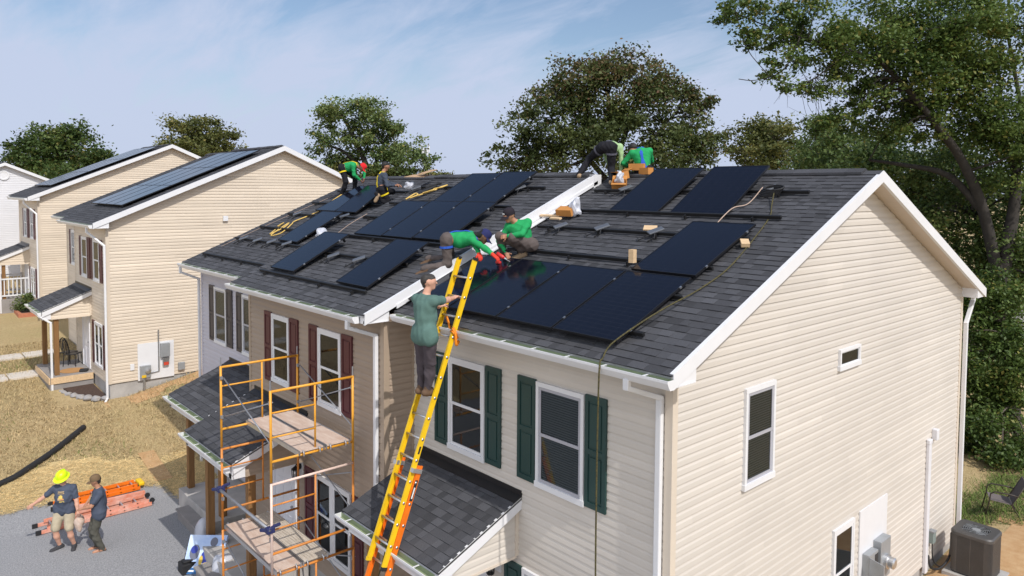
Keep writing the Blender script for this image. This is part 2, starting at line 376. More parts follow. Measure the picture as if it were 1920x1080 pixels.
def porch(h, x0, x1, yw, dz, sid, seed, right_side=True, posts=True, zfloor=-5.5, zg=-6.0, deck='concrete', trim='trim_cream', gut=True, lefts=True):
    """lean-to porch roof with sided cheeks, white rake, gutter, timber posts and floor"""
    s = .40; ztop, dep = dz - 2.46, 1.53; ye = yw - dep; ze = ztop - s * dep
    sh = shingles(MB(), (x0, ye - .02, ze), (1, 0, 0), (0, 1, s), x1 - x0, math.hypot(dep, dep * s) + .02, seed=seed)
    d = MB(); d.hexa([(x0, ye, ze - .03), (x1, ye, ze - .03), (x1, yw, ztop - .03), (x0, yw, ztop - .03), (x0, ye, ze - .002), (x1, ye, ze - .002), (x1, yw, ztop - .002), (x0, yw, ztop - .002)])
    sh.v += []
    ro = build(sh, 'porch_roof', 'shingle', h); build(d, 'roof_deck', 'shingle_dark', ro)
    fl = MB(); fl.box(x0, x1, yw - .03, yw + .0, ztop - .01, ztop + .10); fl.hexa([(x0, yw - .16, ztop - .055), (x1, yw - .16, ztop - .055), (x1, yw, ztop + .012), (x0, yw, ztop + .012), (x0, yw - .16, ztop - .035), (x1, yw - .16, ztop - .035), (x1, yw, ztop + .04), (x0, yw, ztop + .04)])
    build(fl, 'flashing', 'black_metal', ro)
    zb = dz - 3.30 - .06
    rk = MB()
    for x, sg in ((x1, 1), (x0, -1)):
        pts = [(x, ye, ze - .20), (x, yw, ztop - .17), (x, yw, ztop + (.012 if sg > 0 else -.035)), (x, ye, ze + (.012 if sg > 0 else -.035))]
        rk.prism(pts if sg > 0 else pts[::-1], (-sg * .03, 0, 0))
        rk.prism([(x - sg * .035, ye, ze - .19), (x - sg * .035, ye, zb - .01), (x - sg * .035, ye + .26, zb - .01), (x - sg * .035, ye + .26, ze - .1)], (-sg * .12, 0, 0))
    rk.box(x0 + .04, x1 - .04, ye, ye + .025, zb, ze - .03)
    build(rk, 'rake_board', 'trim_white', ro)
    ck = MB()
    for xw, sg in ((x1 - .1, 1), (x0 + .1, -1)):
        P = (lambda u, z, dd, xw=xw, sg=sg: (xw + sg * dd, u, z))
        def rf(z, yw=yw):
            a = ye + .24 if z < ze - .15 + s * .24 else yw - (ztop - .17 - z) / s
            return None if a > yw - .01 else (a, yw)
        lap(ck, P, rf, zb, ztop - .17, seed=seed + 3)
    ck.box(x0 + .12, x1 - .12, ye + .14, yw, zb + .0, zb + .02, 1)
    build(ck, 'porch_cheek', [sid, 'trim_white'], ro)
    cb = MB(); cb.box(x1 - .13, x1 - .062, yw - .07, yw - .002, zb, ztop - .2); cb.box(x1 - .125, x1 - .07, ye + .24, yw - .05, zb - .035, zb + .0)
    build(cb, 'cheek_trim', trim, ro)
    if gut: gutter(ro, x0 - .03, x1 - .03, ye - .02, ze + .0)
    if posts:
        for px in (x0 + .17, x1 - .22):
            p = MB(); p.box(px - .075, px + .075, ye + .36, ye + .51, dz + zfloor, zb); build(p, 'porch_post', 'wood_post', h, bevel=.008)
    f = MB(); f.box(x0 + .02, x1 - .02, ye + .18, yw, zg - .3, dz + zfloor); build(f, 'porch_floor', deck, h, bevel=.015)
    return ro
def door(h, P, u0, u1, z0, z1):
    d = MB(); d.fbox(P, u0 - .09, u0, z0, z1 + .09, 0, .05); d.fbox(P, u1, u1 + .09, z0, z1 + .09, 0, .05); d.fbox(P, u0, u1, z1, z1 + .09, 0, .05)
    d.fbox(P, u0, u1, z0, z1, 0, .028); w = (u1 - u0)
    for a, b in ((.12, .44), (.56, .88)):
        for c, e in ((.06, .36), (.42, .72), (.78, .94)):
            d.fbox(P, u0 + a * w, u0 + b * w, lerp(z0, z1, c), lerp(z0, z1, e), .028, .036)
    o = build(d, 'door', 'door_white', h)
    k = MB(); c = P(u1 - .08, z0 + .95, .05); k.lathe(c, [(0, -.03), (.03, -.01), (.03, .02), (.0, .03)], 10); build(k, 'handle', 'metal_grey', o)
    return o
def wall_lamp(h, P, u, z):
    b = MB(); b.fbox(P, u - .11, u + .11, z - .16, z + .16, 0, .03); o = build(b, 'lamp_plate', 'trim_white', h)
    l = MB(); c = Vector(P(u, z, .14)); l.lathe(P(u, z + .06, .05), [(0, -.03), (.06, -.02), (.06, .02), (0, .03)], 10, ax=Vector(P(u, z, 1)) - Vector(P(u, z, 0)))
    l.tube([P(u, z + .06, .05), P(u, z + .12, .12), c + Vector((0, 0, .07))], .012, 6); l.lathe(c, [(0, .10), (.085, .03), (.085, .02), (0, .02)], 6)
    for k in range(6):
        a = k * math.pi / 3; v = Vector((math.cos(a), math.sin(a), 0))
        l.beam(c + v * .075 + Vector((0, 0, .02)), c + v * .055 + Vector((0, 0, -.17)), .012, .012)
    l.lathe(c, [(0, -.19), (.06, -.18), (.06, -.165), (0, -.165)], 6)
    lo = build(l, 'wall_lamp', 'black_metal', o)
    g = MB(); g.lathe(c, [(0, .0), (.03, -.02), (.032, -.1), (0, -.14)], 10); build(g, 'bulb', 'alu', lo, smooth=True)
def main_roof(h, x0, x1, yo, W, dz, seed, back=True, vent=(0, .25), lip=True):
    L = W / 2; sl_ = math.hypot(L, L * SL)
    sh = shingles(MB(), (x0, yo - .025, dz - .01), (1, 0, 0), (0, 1, SL), x1 - x0, sl_ + .02, seed=seed)
    ro = build(sh, 'roof', 'shingle', h)
    d = MB(); t = .03
    d.hexa([(x0, yo, dz - t), (x1, yo, dz - t), (x1, yo + L, dz + SL * L - t), (x0, yo + L, dz + SL * L - t), (x0, yo, dz - .004), (x1, yo, dz - .004), (x1, yo + L, dz + SL * L - .004), (x0, yo + L, dz + SL * L - .004)])
    d.hexa([(x0, yo + L, dz + SL * L - t), (x1, yo + L, dz + SL * L - t), (x1, yo + W, dz - t), (x0, yo + W, dz - t), (x0, yo + L, dz + SL * L), (x1, yo + L, dz + SL * L), (x1, yo + W, dz), (x0, yo + W, dz)])
    build(d, 'roof_deck', 'shingle_dark', ro)
    e = MB(); e.box(x0, x1, yo + .002, yo + .022, dz - .152, dz - .03); build(e, 'fascia', 'trim_white', ro)
    e = MB(); e.box(x0, x1, yo + W - .022, yo + W - .002, dz - .152, dz - .03); build(e, 'fascia', 'trim_white', ro)
    e = MB(); e.box(x0, x1, yo + .022, yo + OH, dz - .152, dz - .138); build(e, 'eave_soffit', 'trim_white', ro)
    e = MB(); e.box(x0, x1, yo - .03, yo + .06, dz - .036, dz - .012); build(e, 'drip_edge', 'metal_grey', ro)
    v = MB(); zr = dz + SL * L; a, b = x0 + vent[0], x1 - vent[1]; rr = random.Random(seed)
    x = a
    while x < b:
        x2 = min(b, x + .30); j = rr.uniform(0, .008); tn = rr.uniform(.15, .6)
        for sg in (1, -1):
            v.hexa([(x, yo + L - sg * .16, zr - .05 + j), (x2, yo + L - sg * .16, zr - .05 + j), (x2, yo + L, zr + .018 + j), (x, yo + L, zr + .018 + j),
                    (x, yo + L - sg * .16, zr - .01 + j), (x2, yo + L - sg * .16, zr - .01 + j), (x2, yo + L, zr + .058 + j), (x, yo + L, zr + .058 + j)], 0, tn)
        x = x2
    for p, q in ((x0, a), (b, x1)):
        if q - p > .02:
            for sg in (1, -1): v.poly([(p, yo + L - sg * .15, zr - .045), (q, yo + L - sg * .15, zr - .045), (q, yo + L, zr + .02), (p, yo + L, zr + .02)], 0, .45)
    build(v, 'ridge_cap', 'shingle', ro)
    return ro
def walls(h, x0, x1, yw, W, yo, dz, zb, sid, trim, gable=None, step=None, seed=1, zg=-6.0, label=None, corner_r=True, corner_l=True):
    """front lap siding, optional right gable or a narrow right return; plain rear and left walls"""
    m = MB(); P = front_frame(yw); lap(m, P, lambda z: (x0, x1), zb, dz - .145, seed=seed)
    yb = yo + W - OH
    if gable:
        P = right_frame(x1)
        def rf(z):
            zz_ = z - dz + .17
            if zz_ < SL * (yw - yo): return (yw, yb)
            a = yo + zz_ / SL; return (a, 2 * (yo + W / 2) - a) if a < yo + W / 2 - .01 else None
        lap(m, P, rf, zb, dz + SL * W / 2 - .17, seed=seed + 1)
    elif step:
        lap(m, right_frame(x1), lambda z: (yw, yw + step), zb, dz - .05, seed=seed + 1)
    zt = dz - .05
    m.poly([(x0, yw + .01, zb), (x0, yb, zb), (x0, yb, zt), (x0, yo + W / 2, dz + SL * W / 2 - .1), (x0, yw + .01, zt)])
    m.poly([(x0, yb, zb), (x1, yb, zb), (x1, yb, zt), (x0, yb, zt)])
    wo = build(m, 'wall', sid, h, label=label)
    w = .085; pr = .024
    for on, x, sg in ((corner_r, x1, 1), (corner_l, x0, -1)):
        if not on: continue
        ee = .0005 if sg > 0 and (gable or step) else pr
        c = MB(); c.box(min(x - sg * w, x + sg * ee), max(x - sg * w, x + sg * ee), yw - pr, yw, zb - .01, dz - .145)
        if sg > 0 and (gable or step):
            c.box(x + .0006, x + pr, yw - pr, yw + w, zb - .01, dz - .145)
        build(c, 'corner_trim', trim, wo)
        if sg > 0 and (gable or step):
            c = MB()
            if gable: c.box(x, x + pr, yb - w, yb + pr, zb - .01, dz - .145)
            else: c.box(x, x + pr, yw + step - .07, yw + step - .003, zb, dz - .145)
            build(c, 'corner_trim', trim, wo)
    f = MB(); f.box(x0 + .03, x1 - .03, yw + .03, yb - .03, zg - 1.2, zb + .0); build(f, 'foundation', 'foundation', h)
    return wo
def rake_soffit(h, x1, yo, W, dz, m='soffit_shade_tint', ov=.30):
    s = MB(); L = W / 2
    for y0, sg in ((yo, 1), (yo + W, -1)):
        pts = [(x1 - .03, y0, dz - .16), (x1 - ov - .02, y0, dz - .16), (x1 - ov - .02, y0 + sg * L, dz - .16 + SL * L), (x1 - .03, y0 + sg * L, dz - .16 + SL * L)]
        s.poly(pts)
        n = int(L / .10)
        for k in range(n):
            y = y0 + sg * k * .10; z = dz - .164 + SL * k * .10
            s.poly([(x1 - .03, y, z), (x1 - ov, y, z), (x1 - ov, y + sg * .012, z + SL * .012), (x1 - .03, y + sg * .012, z + SL * .012)], 1)
    return build(s, 'soffit', [m, 'trim_cream'], h)

# ------------------------------------------------------------------ the near row house: three units under one roof line
W0 = 11.25
near = thing('row_house', 'nearest row of three attached siding houses, workers and black panels on its dark shingle roof', 'house', (-8, 5.6, -6.0))
# right-hand cream unit, green shutters
main_roof(near, -5.66, 0.0, 0.0, W0, 0, 11, vent=(0, .28)); rake_board(near, .012, 0, W0, 0); rake_soffit(near, 0, 0, W0, 0)
walls(near, -5.75, -.32, .45, W0, 0, 0, -5.42, 'siding_cream', 'trim_cream', gable=True, seed=21, label='cream siding of the right-hand unit', corner_l=False)
gutter(near, -5.60, .03, -.02, 0)
FA = front_frame(.45)
window(near, FA, -4.70, -3.78, -2.15, -.655, blinds=False); window(near, FA, -2.62, -1.70, -2.15, -.655)
for a, b in ((-5.08, -4.72), (-3.76, -3.40), (-3.02, -2.64), (-1.68, -1.31)): shutter(near, FA, a, b, -2.16, -.64, 'shutter_green')
window(near, FA, -2.89, -1.52, -5.0, -3.49, twin=True)
for a, b in ((-3.29, -2.92), (-1.5, -1.13)): shutter(near, FA, a, b, -5.0, -3.49, 'shutter_green')
door(near, FA, -4.72, -3.80, -5.48, -3.45); wall_lamp(near, FA, -3.50, -3.62)
porch(near, -5.50, -2.94, .45, 0, 'siding_cream', 31)
GA = right_frame(-.32)
window(near, GA, 2.04, 2.83, -1.94, -.58); window(near, GA, 4.86, 5.63, -.765, -.455, blinds=False, name='small_window')
window(near, GA, 4.83, 5.60, -4.95, -3.40, blinds=False)
downspout(near, [(-.58, -.09, -.13), (-.58, -.09, -.24), (-.46, .39, -.42), (-.46, .39, -5.9)])
downspout(near, [(-.25, 11.32, -.14), (-.25, 11.32, -.26), (-.24, 10.86, -.72), (-.24, 10.86, -5.6)])
# middle tan unit, burgundy shutters, set forward
YB = -.61
main_roof(near, -11.28, -5.63, YB, W0, 0, 12, vent=(0, .12)); rake_board(near, -5.618, YB, W0, 0, back=False); rake_board(near, -11.29, YB, W0, 0, back=False, side=-1)
walls(near, -11.42, -5.75, -.16, W0, YB, 0, -5.42, 'siding_tan', 'trim_tan', step=.62, seed=41, label='tan siding of the middle unit')
gutter(near, -11.34, -5.78, YB - .02, 0)
FB = front_frame(-.16)
window(near, FB, -10.16, -9.33, -2.03, -.60, blinds=False); window(near, FB, -8.06, -7.17, -2.08, -.60, blinds=False)
for a, b in ((-10.54, -10.18), (-9.31, -8.93), (-8.45, -8.08), (-7.15, -6.77)): shutter(near, FB, a, b, -2.09, -.585, 'shutter_burgundy')
window(near, FB, -8.22, -6.85, -5.0, -3.48, twin=True, blinds=False)
for a, b in ((-8.66, -8.26), (-6.8, -6.42)): shutter(near, FB, a, b, -5.0, -3.48, 'shutter_burgundy')
door(near, FB, -10.08, -9.17, -5.48, -3.5); wall_lamp(near, FB, -8.88, -3.62)
porch(near, -11.15, -8.57, -.16, 0, 'siding_tan', 32, trim='trim_tan')
downspout(near, [(-6.03, -.70, -.13), (-6.03, -.70, -.25), (-5.93, -.22, -.43), (-5.93, -.22, -5.9)])
# white board where the middle roof stands above the right-hand one
fb = MB(); fb.prism([(-5.60, .0, .05), (-5.60, 5.05, 2.2), (-5.60, 5.05, 2.27), (-5.60, .0, .12)], (-.03, 0, 0))
fb.beam((-5.52, .55, .30), (-5.52, 4.35, 1.92), .10, .02, up=(0, -SL, 1)); build(fb, 'step_flashing', 'trim_white', near)
wb = MB(); wb.box(-5.74, -5.60, 4.93, 5.16, 2.02, 2.40); build(wb, 'rake_end_cap', 'trim_white', near)
# left-hand grey unit, set back again
main_roof(near, -16.45, -11.25, 0, W0, 0, 13, vent=(.2, 0)); rake_board(near, -16.46, 0, W0, 0, side=-1)
walls(near, -16.28, -11.42, .45, W0, 0, 0, -5.42, 'siding_grey', 'siding_grey', seed=51, label='pale grey siding of the left-hand unit', corner_r=False)
gutter(near, -16.5, -11.36, -.02, 0)
FC = front_frame(.45)
window(near, FC, -15.22, -14.39, -2.09, -.60); window(near, FC, -13.30, -12.45, -2.09, -.60)
for a, b in ((-15.62, -15.24), (-14.37, -13.99), (-13.70, -13.32), (-12.43, -12.05)): shutter(near, FC, a, b, -2.1, -.585, 'shutter_brown')
door(near, FC, -12.6, -11.7, -5.48, -3.5)
porch(near, -14.25, -11.70, .45, 0, 'siding_grey', 33, trim='siding_grey')
downspout(near, [(-16.40, -.09, -.13), (-16.40, -.09, -.28), (-16.36, .39, -.5), (-16.36, .39, -5.9)])
for x0, yf in ((-14.2, .45), (-11.1, -.16), (-5.45, .45)):
    st = MB(); st.box(x0 + .75, x0 + 2.1, yf - 1.62, yf - 1.36, -6.3, -5.72); st.box(x0 + .72, x0 + 2.13, yf - 1.66, yf - 1.352, -5.72, -5.685); build(st, 'porch_step', 'deck_grey', near)

# ------------------------------------------------------------------ the other houses
def far_house(name, label, loc, units, W, sid, shut, windows, trim='trim_white', porches=(), zg=-5.1, cat='house'):
    h = thing(name, label, cat, loc)
    for i, (x0, x1, yo, dz, gable) in enumerate(units):
        main_roof(h, x0 - (.3 if i == len(units) - 1 else 0), x1 + .3 * bool(gable), yo, W, dz, 70 + i + int(abs(x0))); 
        if gable: rake_board(h, x1 + .312, yo, W, dz); rake_soffit(h, x1 + .3, yo, W, dz, ov=.3)
        if i == len(units) - 1: rake_board(h, x0 - .31, yo, W, dz, side=-1)
        walls(h, x0, x1, yo + OH, W, yo, dz, dz - 5.42, sid, sid, gable=gable, seed=int(abs(x0)) + i, zg=zg - .5)
        gutter(h, x0 - .05, x1 + .3 * bool(gable) + .03, yo - .02, dz)
    for (yw, dz, u0, u1, z0, z1, tw, kind) in windows:
        P = front_frame(yw); window(h, P, u0, u1, z0 + dz, z1 + dz, twin=tw, blinds=False)
        if kind:
            for a, b in ((u0 - .38, u0 - .02), (u1 + .02, u1 + .38)): shutter(h, P, a, b, z0 + dz - .01, z1 + dz + .01, shut)
    return h
dz = .86
beige = far_house('duplex_house', 'sand-coloured gabled house with burgundy shutters beyond the near row, white meter board on its side', (-26, 6, -5.1),
    [(-26.95, -22.3, -1.03, dz, True), (-31.6, -26.95, -.42, dz, False)], 13.2, 'siding_sand', 'shutter_burgundy',
    [(-.58, dz, -23.95, -23.12, -2.05, -.6, False, True), (-.58, dz, -25.7, -24.87, -2.05, -.6, False, True), (-.58, dz, -23.95, -22.85, -5.0, -3.5, True, True),
     (.03, dz, -28.6, -27.8, -2.05, -.6, False, True), (.03, dz, -28.9, -27.9, -4.9, -3.5, False, False), (.03, dz, -30.6, -29.8, -2.05, -.6, False, True)])
porch(beige, -26.95, -24.42, -.58, dz, 'siding_sand', 81, zfloor=-5.38, zg=-5.3, deck='deck_grey', trim='siding_sand')
rb = MB(); rb.box(-24.44, -24.40, -1.90, -.60, -4.78, -4.56); rb.box(-26.95, -24.40, -1.965, -1.925, -4.78, -4.56); build(rb, 'deck_rim', 'wood_raw', beige)
door(beige, front_frame(-.58), -25.75, -24.85, dz - 5.36, dz - 3.4)
downspout(beige, [(-22.45, -1.12, dz - .13), (-22.45, -1.12, dz - .28), (-22.22, -.66, dz - .75), (-22.22, -.66, -5.0), (-22.16, -.74, -5.12)])
downspout(beige, [(-24.5, -2.2, dz - 3.12), (-24.5, -2.2, dz - 3.22), (-24.45, -1.86, dz - 3.5), (-24.45, -1.86, -5.0)])
dz2 = 1.55
sand2 = far_house('duplex_house', 'second sand-coloured gabled house, farther left, with white porch railing and brick planter', (-40, 6, -4.3),
    [(-41.2, -36.3, -.73, dz2, True), (-46.2, -41.2, -.1, dz2, False)], 13.0, 'siding_sand', 'shutter_burgundy',
    [(-.28, dz2, -38.2, -37.4, -2.05, -.6, False, True), (-.28, dz2, -40.0, -39.2, -2.05, -.6, False, True), (-.28, dz2, -38.4, -37.2, -4.9, -3.5, True, True)], zg=-4.3)
porch(sand2, -41.3, -38.8, -.28, dz2, 'siding_sand', 82, zfloor=-5.1, zg=-4.5, deck='deck_grey', trim='siding_sand')
door(sand2, front_frame(-.28), -40.1, -39.2, dz2 - 5.1, dz2 - 3.1)
downspout(sand2, [(-36.5, -.82, dz2 - .13), (-36.5, -.82, dz2 - .28), (-36.22, -.36, dz2 - .8), (-36.22, -.36, -4.2)])
downspout(sand2, [(-38.9, -1.9, dz2 - 3.12), (-38.85, -1.55, dz2 - 3.5), (-38.85, -1.55, -4.2)])
pr = MB(); yr = -1.55
for (a, b) in (((-41.1, yr), (-39.0, yr)), ((-38.92, yr), (-38.92, -.32)), ((-41.2, yr), (-41.2, -.32))):
    for z in (-3.5 + .12, -3.5 + .95): pr.beam((*a, z), (*b, z), .06, .07)
    n = max(2, int(math.dist(a, b) / .16))
    for k in range(n + 1): t_ = k / n; pr.box(lerp(a[0], b[0], t_) - .022, lerp(a[0], b[0], t_) + .022, lerp(a[1], b[1], t_) - .022, lerp(a[1], b[1], t_) + .022, -3.4, -2.6)
    for q in (a, b): pr.box(q[0] - .06, q[0] + .06, q[1] - .06, q[1] + .06, -3.6, -2.45)
build(pr, 'railing', 'trim_white', sand2)
dz3 = 2.0 - .45
white = far_house('gabled_house', 'white-sided gabled house with round gable vent at the far left', (-55, 0, -3.5),
    [(-58, -50.3, -5.6, 1.05, True)], 11.6, 'siding_white', 'shutter_brown', [], zg=-3.6)
rv = MB(); rv.lathe((-50.27, .15, 2.75), [(.30, .0), (.30, .05), (.22, .05), (.2, .03), (0, .03)], 24, ax=(1, 0, 0)); build(rv, 'gable_vent', 'trim_white', white)
# ------------------------------------------------------------------ solar panels, rails and gear on the near roof
al = math.atan(SL)
def roofz(s): return SL * s
def panel_quat(tilt=0, yaw=0, roll=0):
    ex, ey = Vector((1, 0, 0)), Vector((0, math.cos(al), math.sin(al)))
    q0 = Matrix((ex, ey, ex.cross(ey))).transposed().to_quaternion()
    return q0 @ Quaternion((0, 0, 1), R(yaw)) @ Quaternion((1, 0, 0), R(tilt)) @ Quaternion((0, 1, 0), R(roll))
m = mat('panel_glass', (.006, .007, .012), .10, spec=.26)
t = NT(m); b = m.node_tree.nodes['Principled BSDF']
tcn = t.n('ShaderNodeTexCoord'); sp = t.n('ShaderNodeSeparateXYZ'); t.l(tcn.outputs['Object'], sp.inputs[0])
def lines(o_, period, half):
    a = t.n('ShaderNodeMath', operation='MULTIPLY'); t.l(o_, a.inputs[0]); a.inputs[1].default_value = 1 / period
    f_ = t.n('ShaderNodeMath', operation='FRACT'); t.l(a.outputs[0], f_.inputs[0])
    c = t.n('ShaderNodeMath', operation='LESS_THAN'); t.l(f_.outputs[0], c.inputs[0]); c.inputs[1].default_value = half; return c.outputs[0]
l1 = lines(sp.outputs['X'], .183, .022); l2 = lines(sp.outputs['Y'], .0935, .05)
mxx = t.n('ShaderNodeMath', operation='MAXIMUM'); t.l(l1, mxx.inputs[0]); t.l(l2, mxx.inputs[1])
nzp = t.n('ShaderNodeTexNoise'); nzp.inputs['Scale'].default_value = 3; t.l(tcn.outputs['Object'], nzp.inputs['Vector'])
mc = t.n('ShaderNodeMix', data_type='RGBA'); t.l(mxx.outputs[0], mc.inputs['Factor']); mc.inputs[6].default_value = (.004, .005, .011, 1); mc.inputs[7].default_value = (.017, .018, .026, 1)
t.l(mc.outputs[2], b.inputs['Base Color'])
mrp = t.n('ShaderNodeMapRange'); mrp.inputs['To Min'].default_value = .06; mrp.inputs['To Max'].default_value = .16; t.l(nzp.outputs['Fac'], mrp.inputs['Value']); t.l(mrp.outputs[0], b.inputs['Roughness'])
MT['panel_glass'] = m
mk('panel_frame', (.010, .010, .012), .42, spec=.4)
mk('rail_black', (.011, .011, .012), .5, spec=.4, var=.2, vs=6)
mk('inverter', (.17, .18, .20), .42, metal=.5, var=.1, vs=9)
PG = 'black solar panels laid on the near roof'
def make_panel(w_=1.118, l_=1.70, legs=0, label='', group=PG, loc=(0, 0, 0), rot=None, clip=True, name='solar_panel'):
    o = thing(name, label, 'solar panel', loc, group, rot); e = .014; th = .035
    f = MB()
    for (a, b_, c, d) in ((0, w_, 0, e), (0, w_, l_ - e, l_), (0, e, e, l_ - e), (w_ - e, w_, e, l_ - e)): f.box(a, b_, c, d, -th, 0)
    f.poly([(e, e, -.012), (e, l_ - e, -.012), (w_ - e, l_ - e, -.012), (w_ - e, e, -.012)])
    build(f, 'frame', 'panel_frame', o, local=True)
    g = MB(); g.poly([(e, e, -.004), (w_ - e, e, -.004), (w_ - e, l_ - e, -.004), (e, l_ - e, -.004)]); build(g, 'glass', 'panel_glass', o, local=True)
    if clip:
        for y in (.28, l_ - .28):
            c = MB(); c.box(w_ - .004, w_ + .018, y - .02, y + .02, -.02, .006); build(c, 'clamp', 'alu', o, local=True)
    if legs:
        for x in (.15, w_ - .2):
            k = MB(); k.box(x, x + .04, l_ - .12, l_ - .08, -th - legs, -th); build(k, 'tilt_leg', 'rail_black', o, local=True)
    return o
def put(x, s, h, lbl, yo=0, w_=1.118, l_=1.70, tilt=0, yaw=0, legs=0, clip=True):
    return make_panel(w_, l_, legs, lbl, loc=(x, s + yo, roofz(s) + h), rot=panel_quat(tilt, yaw), clip=clip)
hA = .145
put(-5.53, .17, hA, 'mounted panel in the lowest row, tucked against the white rake')
put(-4.38, .17, hA, 'mounted lowest-row panel the kneeling man drills into, second from the white rake')
put(-3.23, .17, hA, 'mounted panel in the lowest row, third from the white rake')
put(-2.08, .17, hA, 'mounted panel in the lowest row at its right end, beside the black-and-yellow rope')
put(-2.06, 1.80, hA, 'single mounted panel above the right end of the lowest row, beside the wood block')
put(-4.27, 3.87, .05, 'loose panel leaning on the ridge beside the seated man, its foot under a rail', tilt=6.3, l_=1.66, clip=False)
put(-2.88, 3.86, .05, 'loose panel leaning on the ridge, right of its twin and nearest the cable coil', tilt=8.2, l_=1.60, clip=False)
for x, s, l_, lbl in ((-10.56, .56, 1.50, 'lone lower panel of the middle roof, nearest its left edge'),
                      (-7.55, .52, 1.53, 'lone lower panel of the middle roof, on the right, pointing down to the gutter'),
                      (-9.87, 2.23, 1.50, 'panel in the middle row of the middle roof, left one, under the pale rope'),
                      (-8.74, 2.25, 1.52, 'panel in the middle row of the middle roof, between two others'),
                      (-7.61, 2.28, 1.50, 'panel in the middle row of the middle roof, right one, above the crawling man'),
                      (-9.22, 3.93, 1.38, 'panel in the top row of the middle roof, left one, reaching the ridge'),
                      (-8.09, 3.96, 1.40, 'panel in the top row of the middle roof, right one, reaching the ridge')):
    put(x, s, .115, lbl, yo=YB, l_=l_, tilt=6.0, legs=.13)
put(-13.5, 1.44, .115, 'panel on the left-hand roof beside the yellow rope tangle', l_=1.48, tilt=6.3, legs=.13)
put(-14.62, 3.08, .14, 'panel on the left-hand roof at the feet of the man in the red cap', l_=1.60, tilt=3)
put(-13.47, 3.09, .13, 'panel being tilted up by the man in the red cap', l_=1.25, tilt=12, legs=.2)
def rail(x0, x1, s, lbl, yo=0, h=.066, feet=1.25):
    o = thing('mounting_rail', lbl, 'rail', ((x0 + x1) / 2, s + yo, roofz(s)), 'black mounting rails on the near roof')
    q = panel_quat(); r = MB(); n = q @ Vector((0, 0, 1))
    a, b_ = Vector((x0, s + yo, roofz(s) + h)), Vector((x1, s + yo, roofz(s) + h))
    r.beam(a, b_, .045, .058, up=n); build(r, 'bar', 'rail_black', o, bevel=.006)
    x = x0 + .35
    while x < x1:
        f = MB(); p = Vector((x, s + yo - .045, roofz(s - .045) + .004)); f.beam(p, p + n * .075, .05, .018, up=(1, 0, 0)); f.beam(p + Vector((0, -.05, -.02)), p + Vector((0, .06, .026)), .06, .012, up=n)
        build(f, 'foot', 'rail_black', o); x += feet
    return o
for i, (x0, x1, s, lb) in enumerate(((-5.48, -.80, .50, 'lowest rail under the bottom row of panels, its end by the black-and-yellow rope'), (-5.48, -.86, 1.38, 'second rail up, under the bottom row of panels by the crouching man'),
        (-5.22, -.90, 2.16, 'rail behind the crouching man, running right to under the single panel'), (-5.36, -.86, 3.05, 'rail carrying three grey inverters below the orange carton'),
        (-5.30, -.75, 3.77, 'long bare rail across the feet of the two loose panels'), (-5.36, -.76, 4.68, 'top rail under the ridge, holding the cable coil at its right end'))):
    rail(x0, x1, s, lb)
for x0, x1, s, lb in ((-10.85, -6.36, .46, 'lowest rail of the middle roof, above its gutter'), (-9.9, -6.5, 1.42, 'rail of the middle roof between the two lower panels'), (-10.5, -6.44, 2.2, 'rail of the middle roof under the foot of its middle row'),
        (-10.95, -6.40, 3.1, 'rail of the middle roof crossing its middle row'), (-10.95, -6.37, 3.86, 'rail of the middle roof under the foot of its top row'), (-10.9, -6.33, 4.8, 'top rail of the middle roof behind the kneeling man')):
    rail(x0, x1, s, lb, yo=YB)
for x0, x1, s, lb in ((-16.05, -11.4, .41, 'lowest rail of the left-hand roof'), (-16.05, -11.4, 1.34, 'rail of the left-hand roof with four inverters'), (-16.05, -11.4, 2.05, 'rail of the left-hand roof under the tangle of yellow rope'),
        (-16.0, -11.4, 2.9, 'rail of the left-hand roof under the feet of the lifted panels'), (-15.95, -11.4, 3.66, 'rail of the left-hand roof left of the man in the red cap'), (-15.9, -11.4, 4.5, 'top rail of the left-hand roof behind the man in the red cap')):
    rail(x0, x1, s, lb)
def inverter(x, s, lbl, yo=0, cable=True):
    o = thing('micro_inverter', lbl, 'inverter', (x, s + yo, roofz(s)), 'grey inverters clipped to the rails')
    n = panel_quat() @ Vector((0, 0, 1)); up = Vector((0, math.cos(al), math.sin(al))); p = Vector((x, s + yo, roofz(s)))
    bx = MB(); a = p + n * .10; bx.beam(a - up * .12 + Vector((-.09, 0, 0)), a + up * .10 + Vector((.06, 0, 0)), .15, .035, up=n); build(bx, 'case', 'inverter', o, bevel=.01)
    c = MB(); c.tube([a - up * .1, a - up * .18 + Vector((-.08, 0, -.03)), a - up * .24 + Vector((-.2, 0, -.07)), a - up * .16 + Vector((-.28, 0, -.06))], .011, 5)
    c.tube([a - up * .1 + Vector((.03, 0, 0)), a - up * .2 + Vector((.09, 0, -.04)), a - up * .23 + Vector((-.02, 0, -.08))], .011, 5); build(c, 'cable', 'black_rubber', o)
    return o
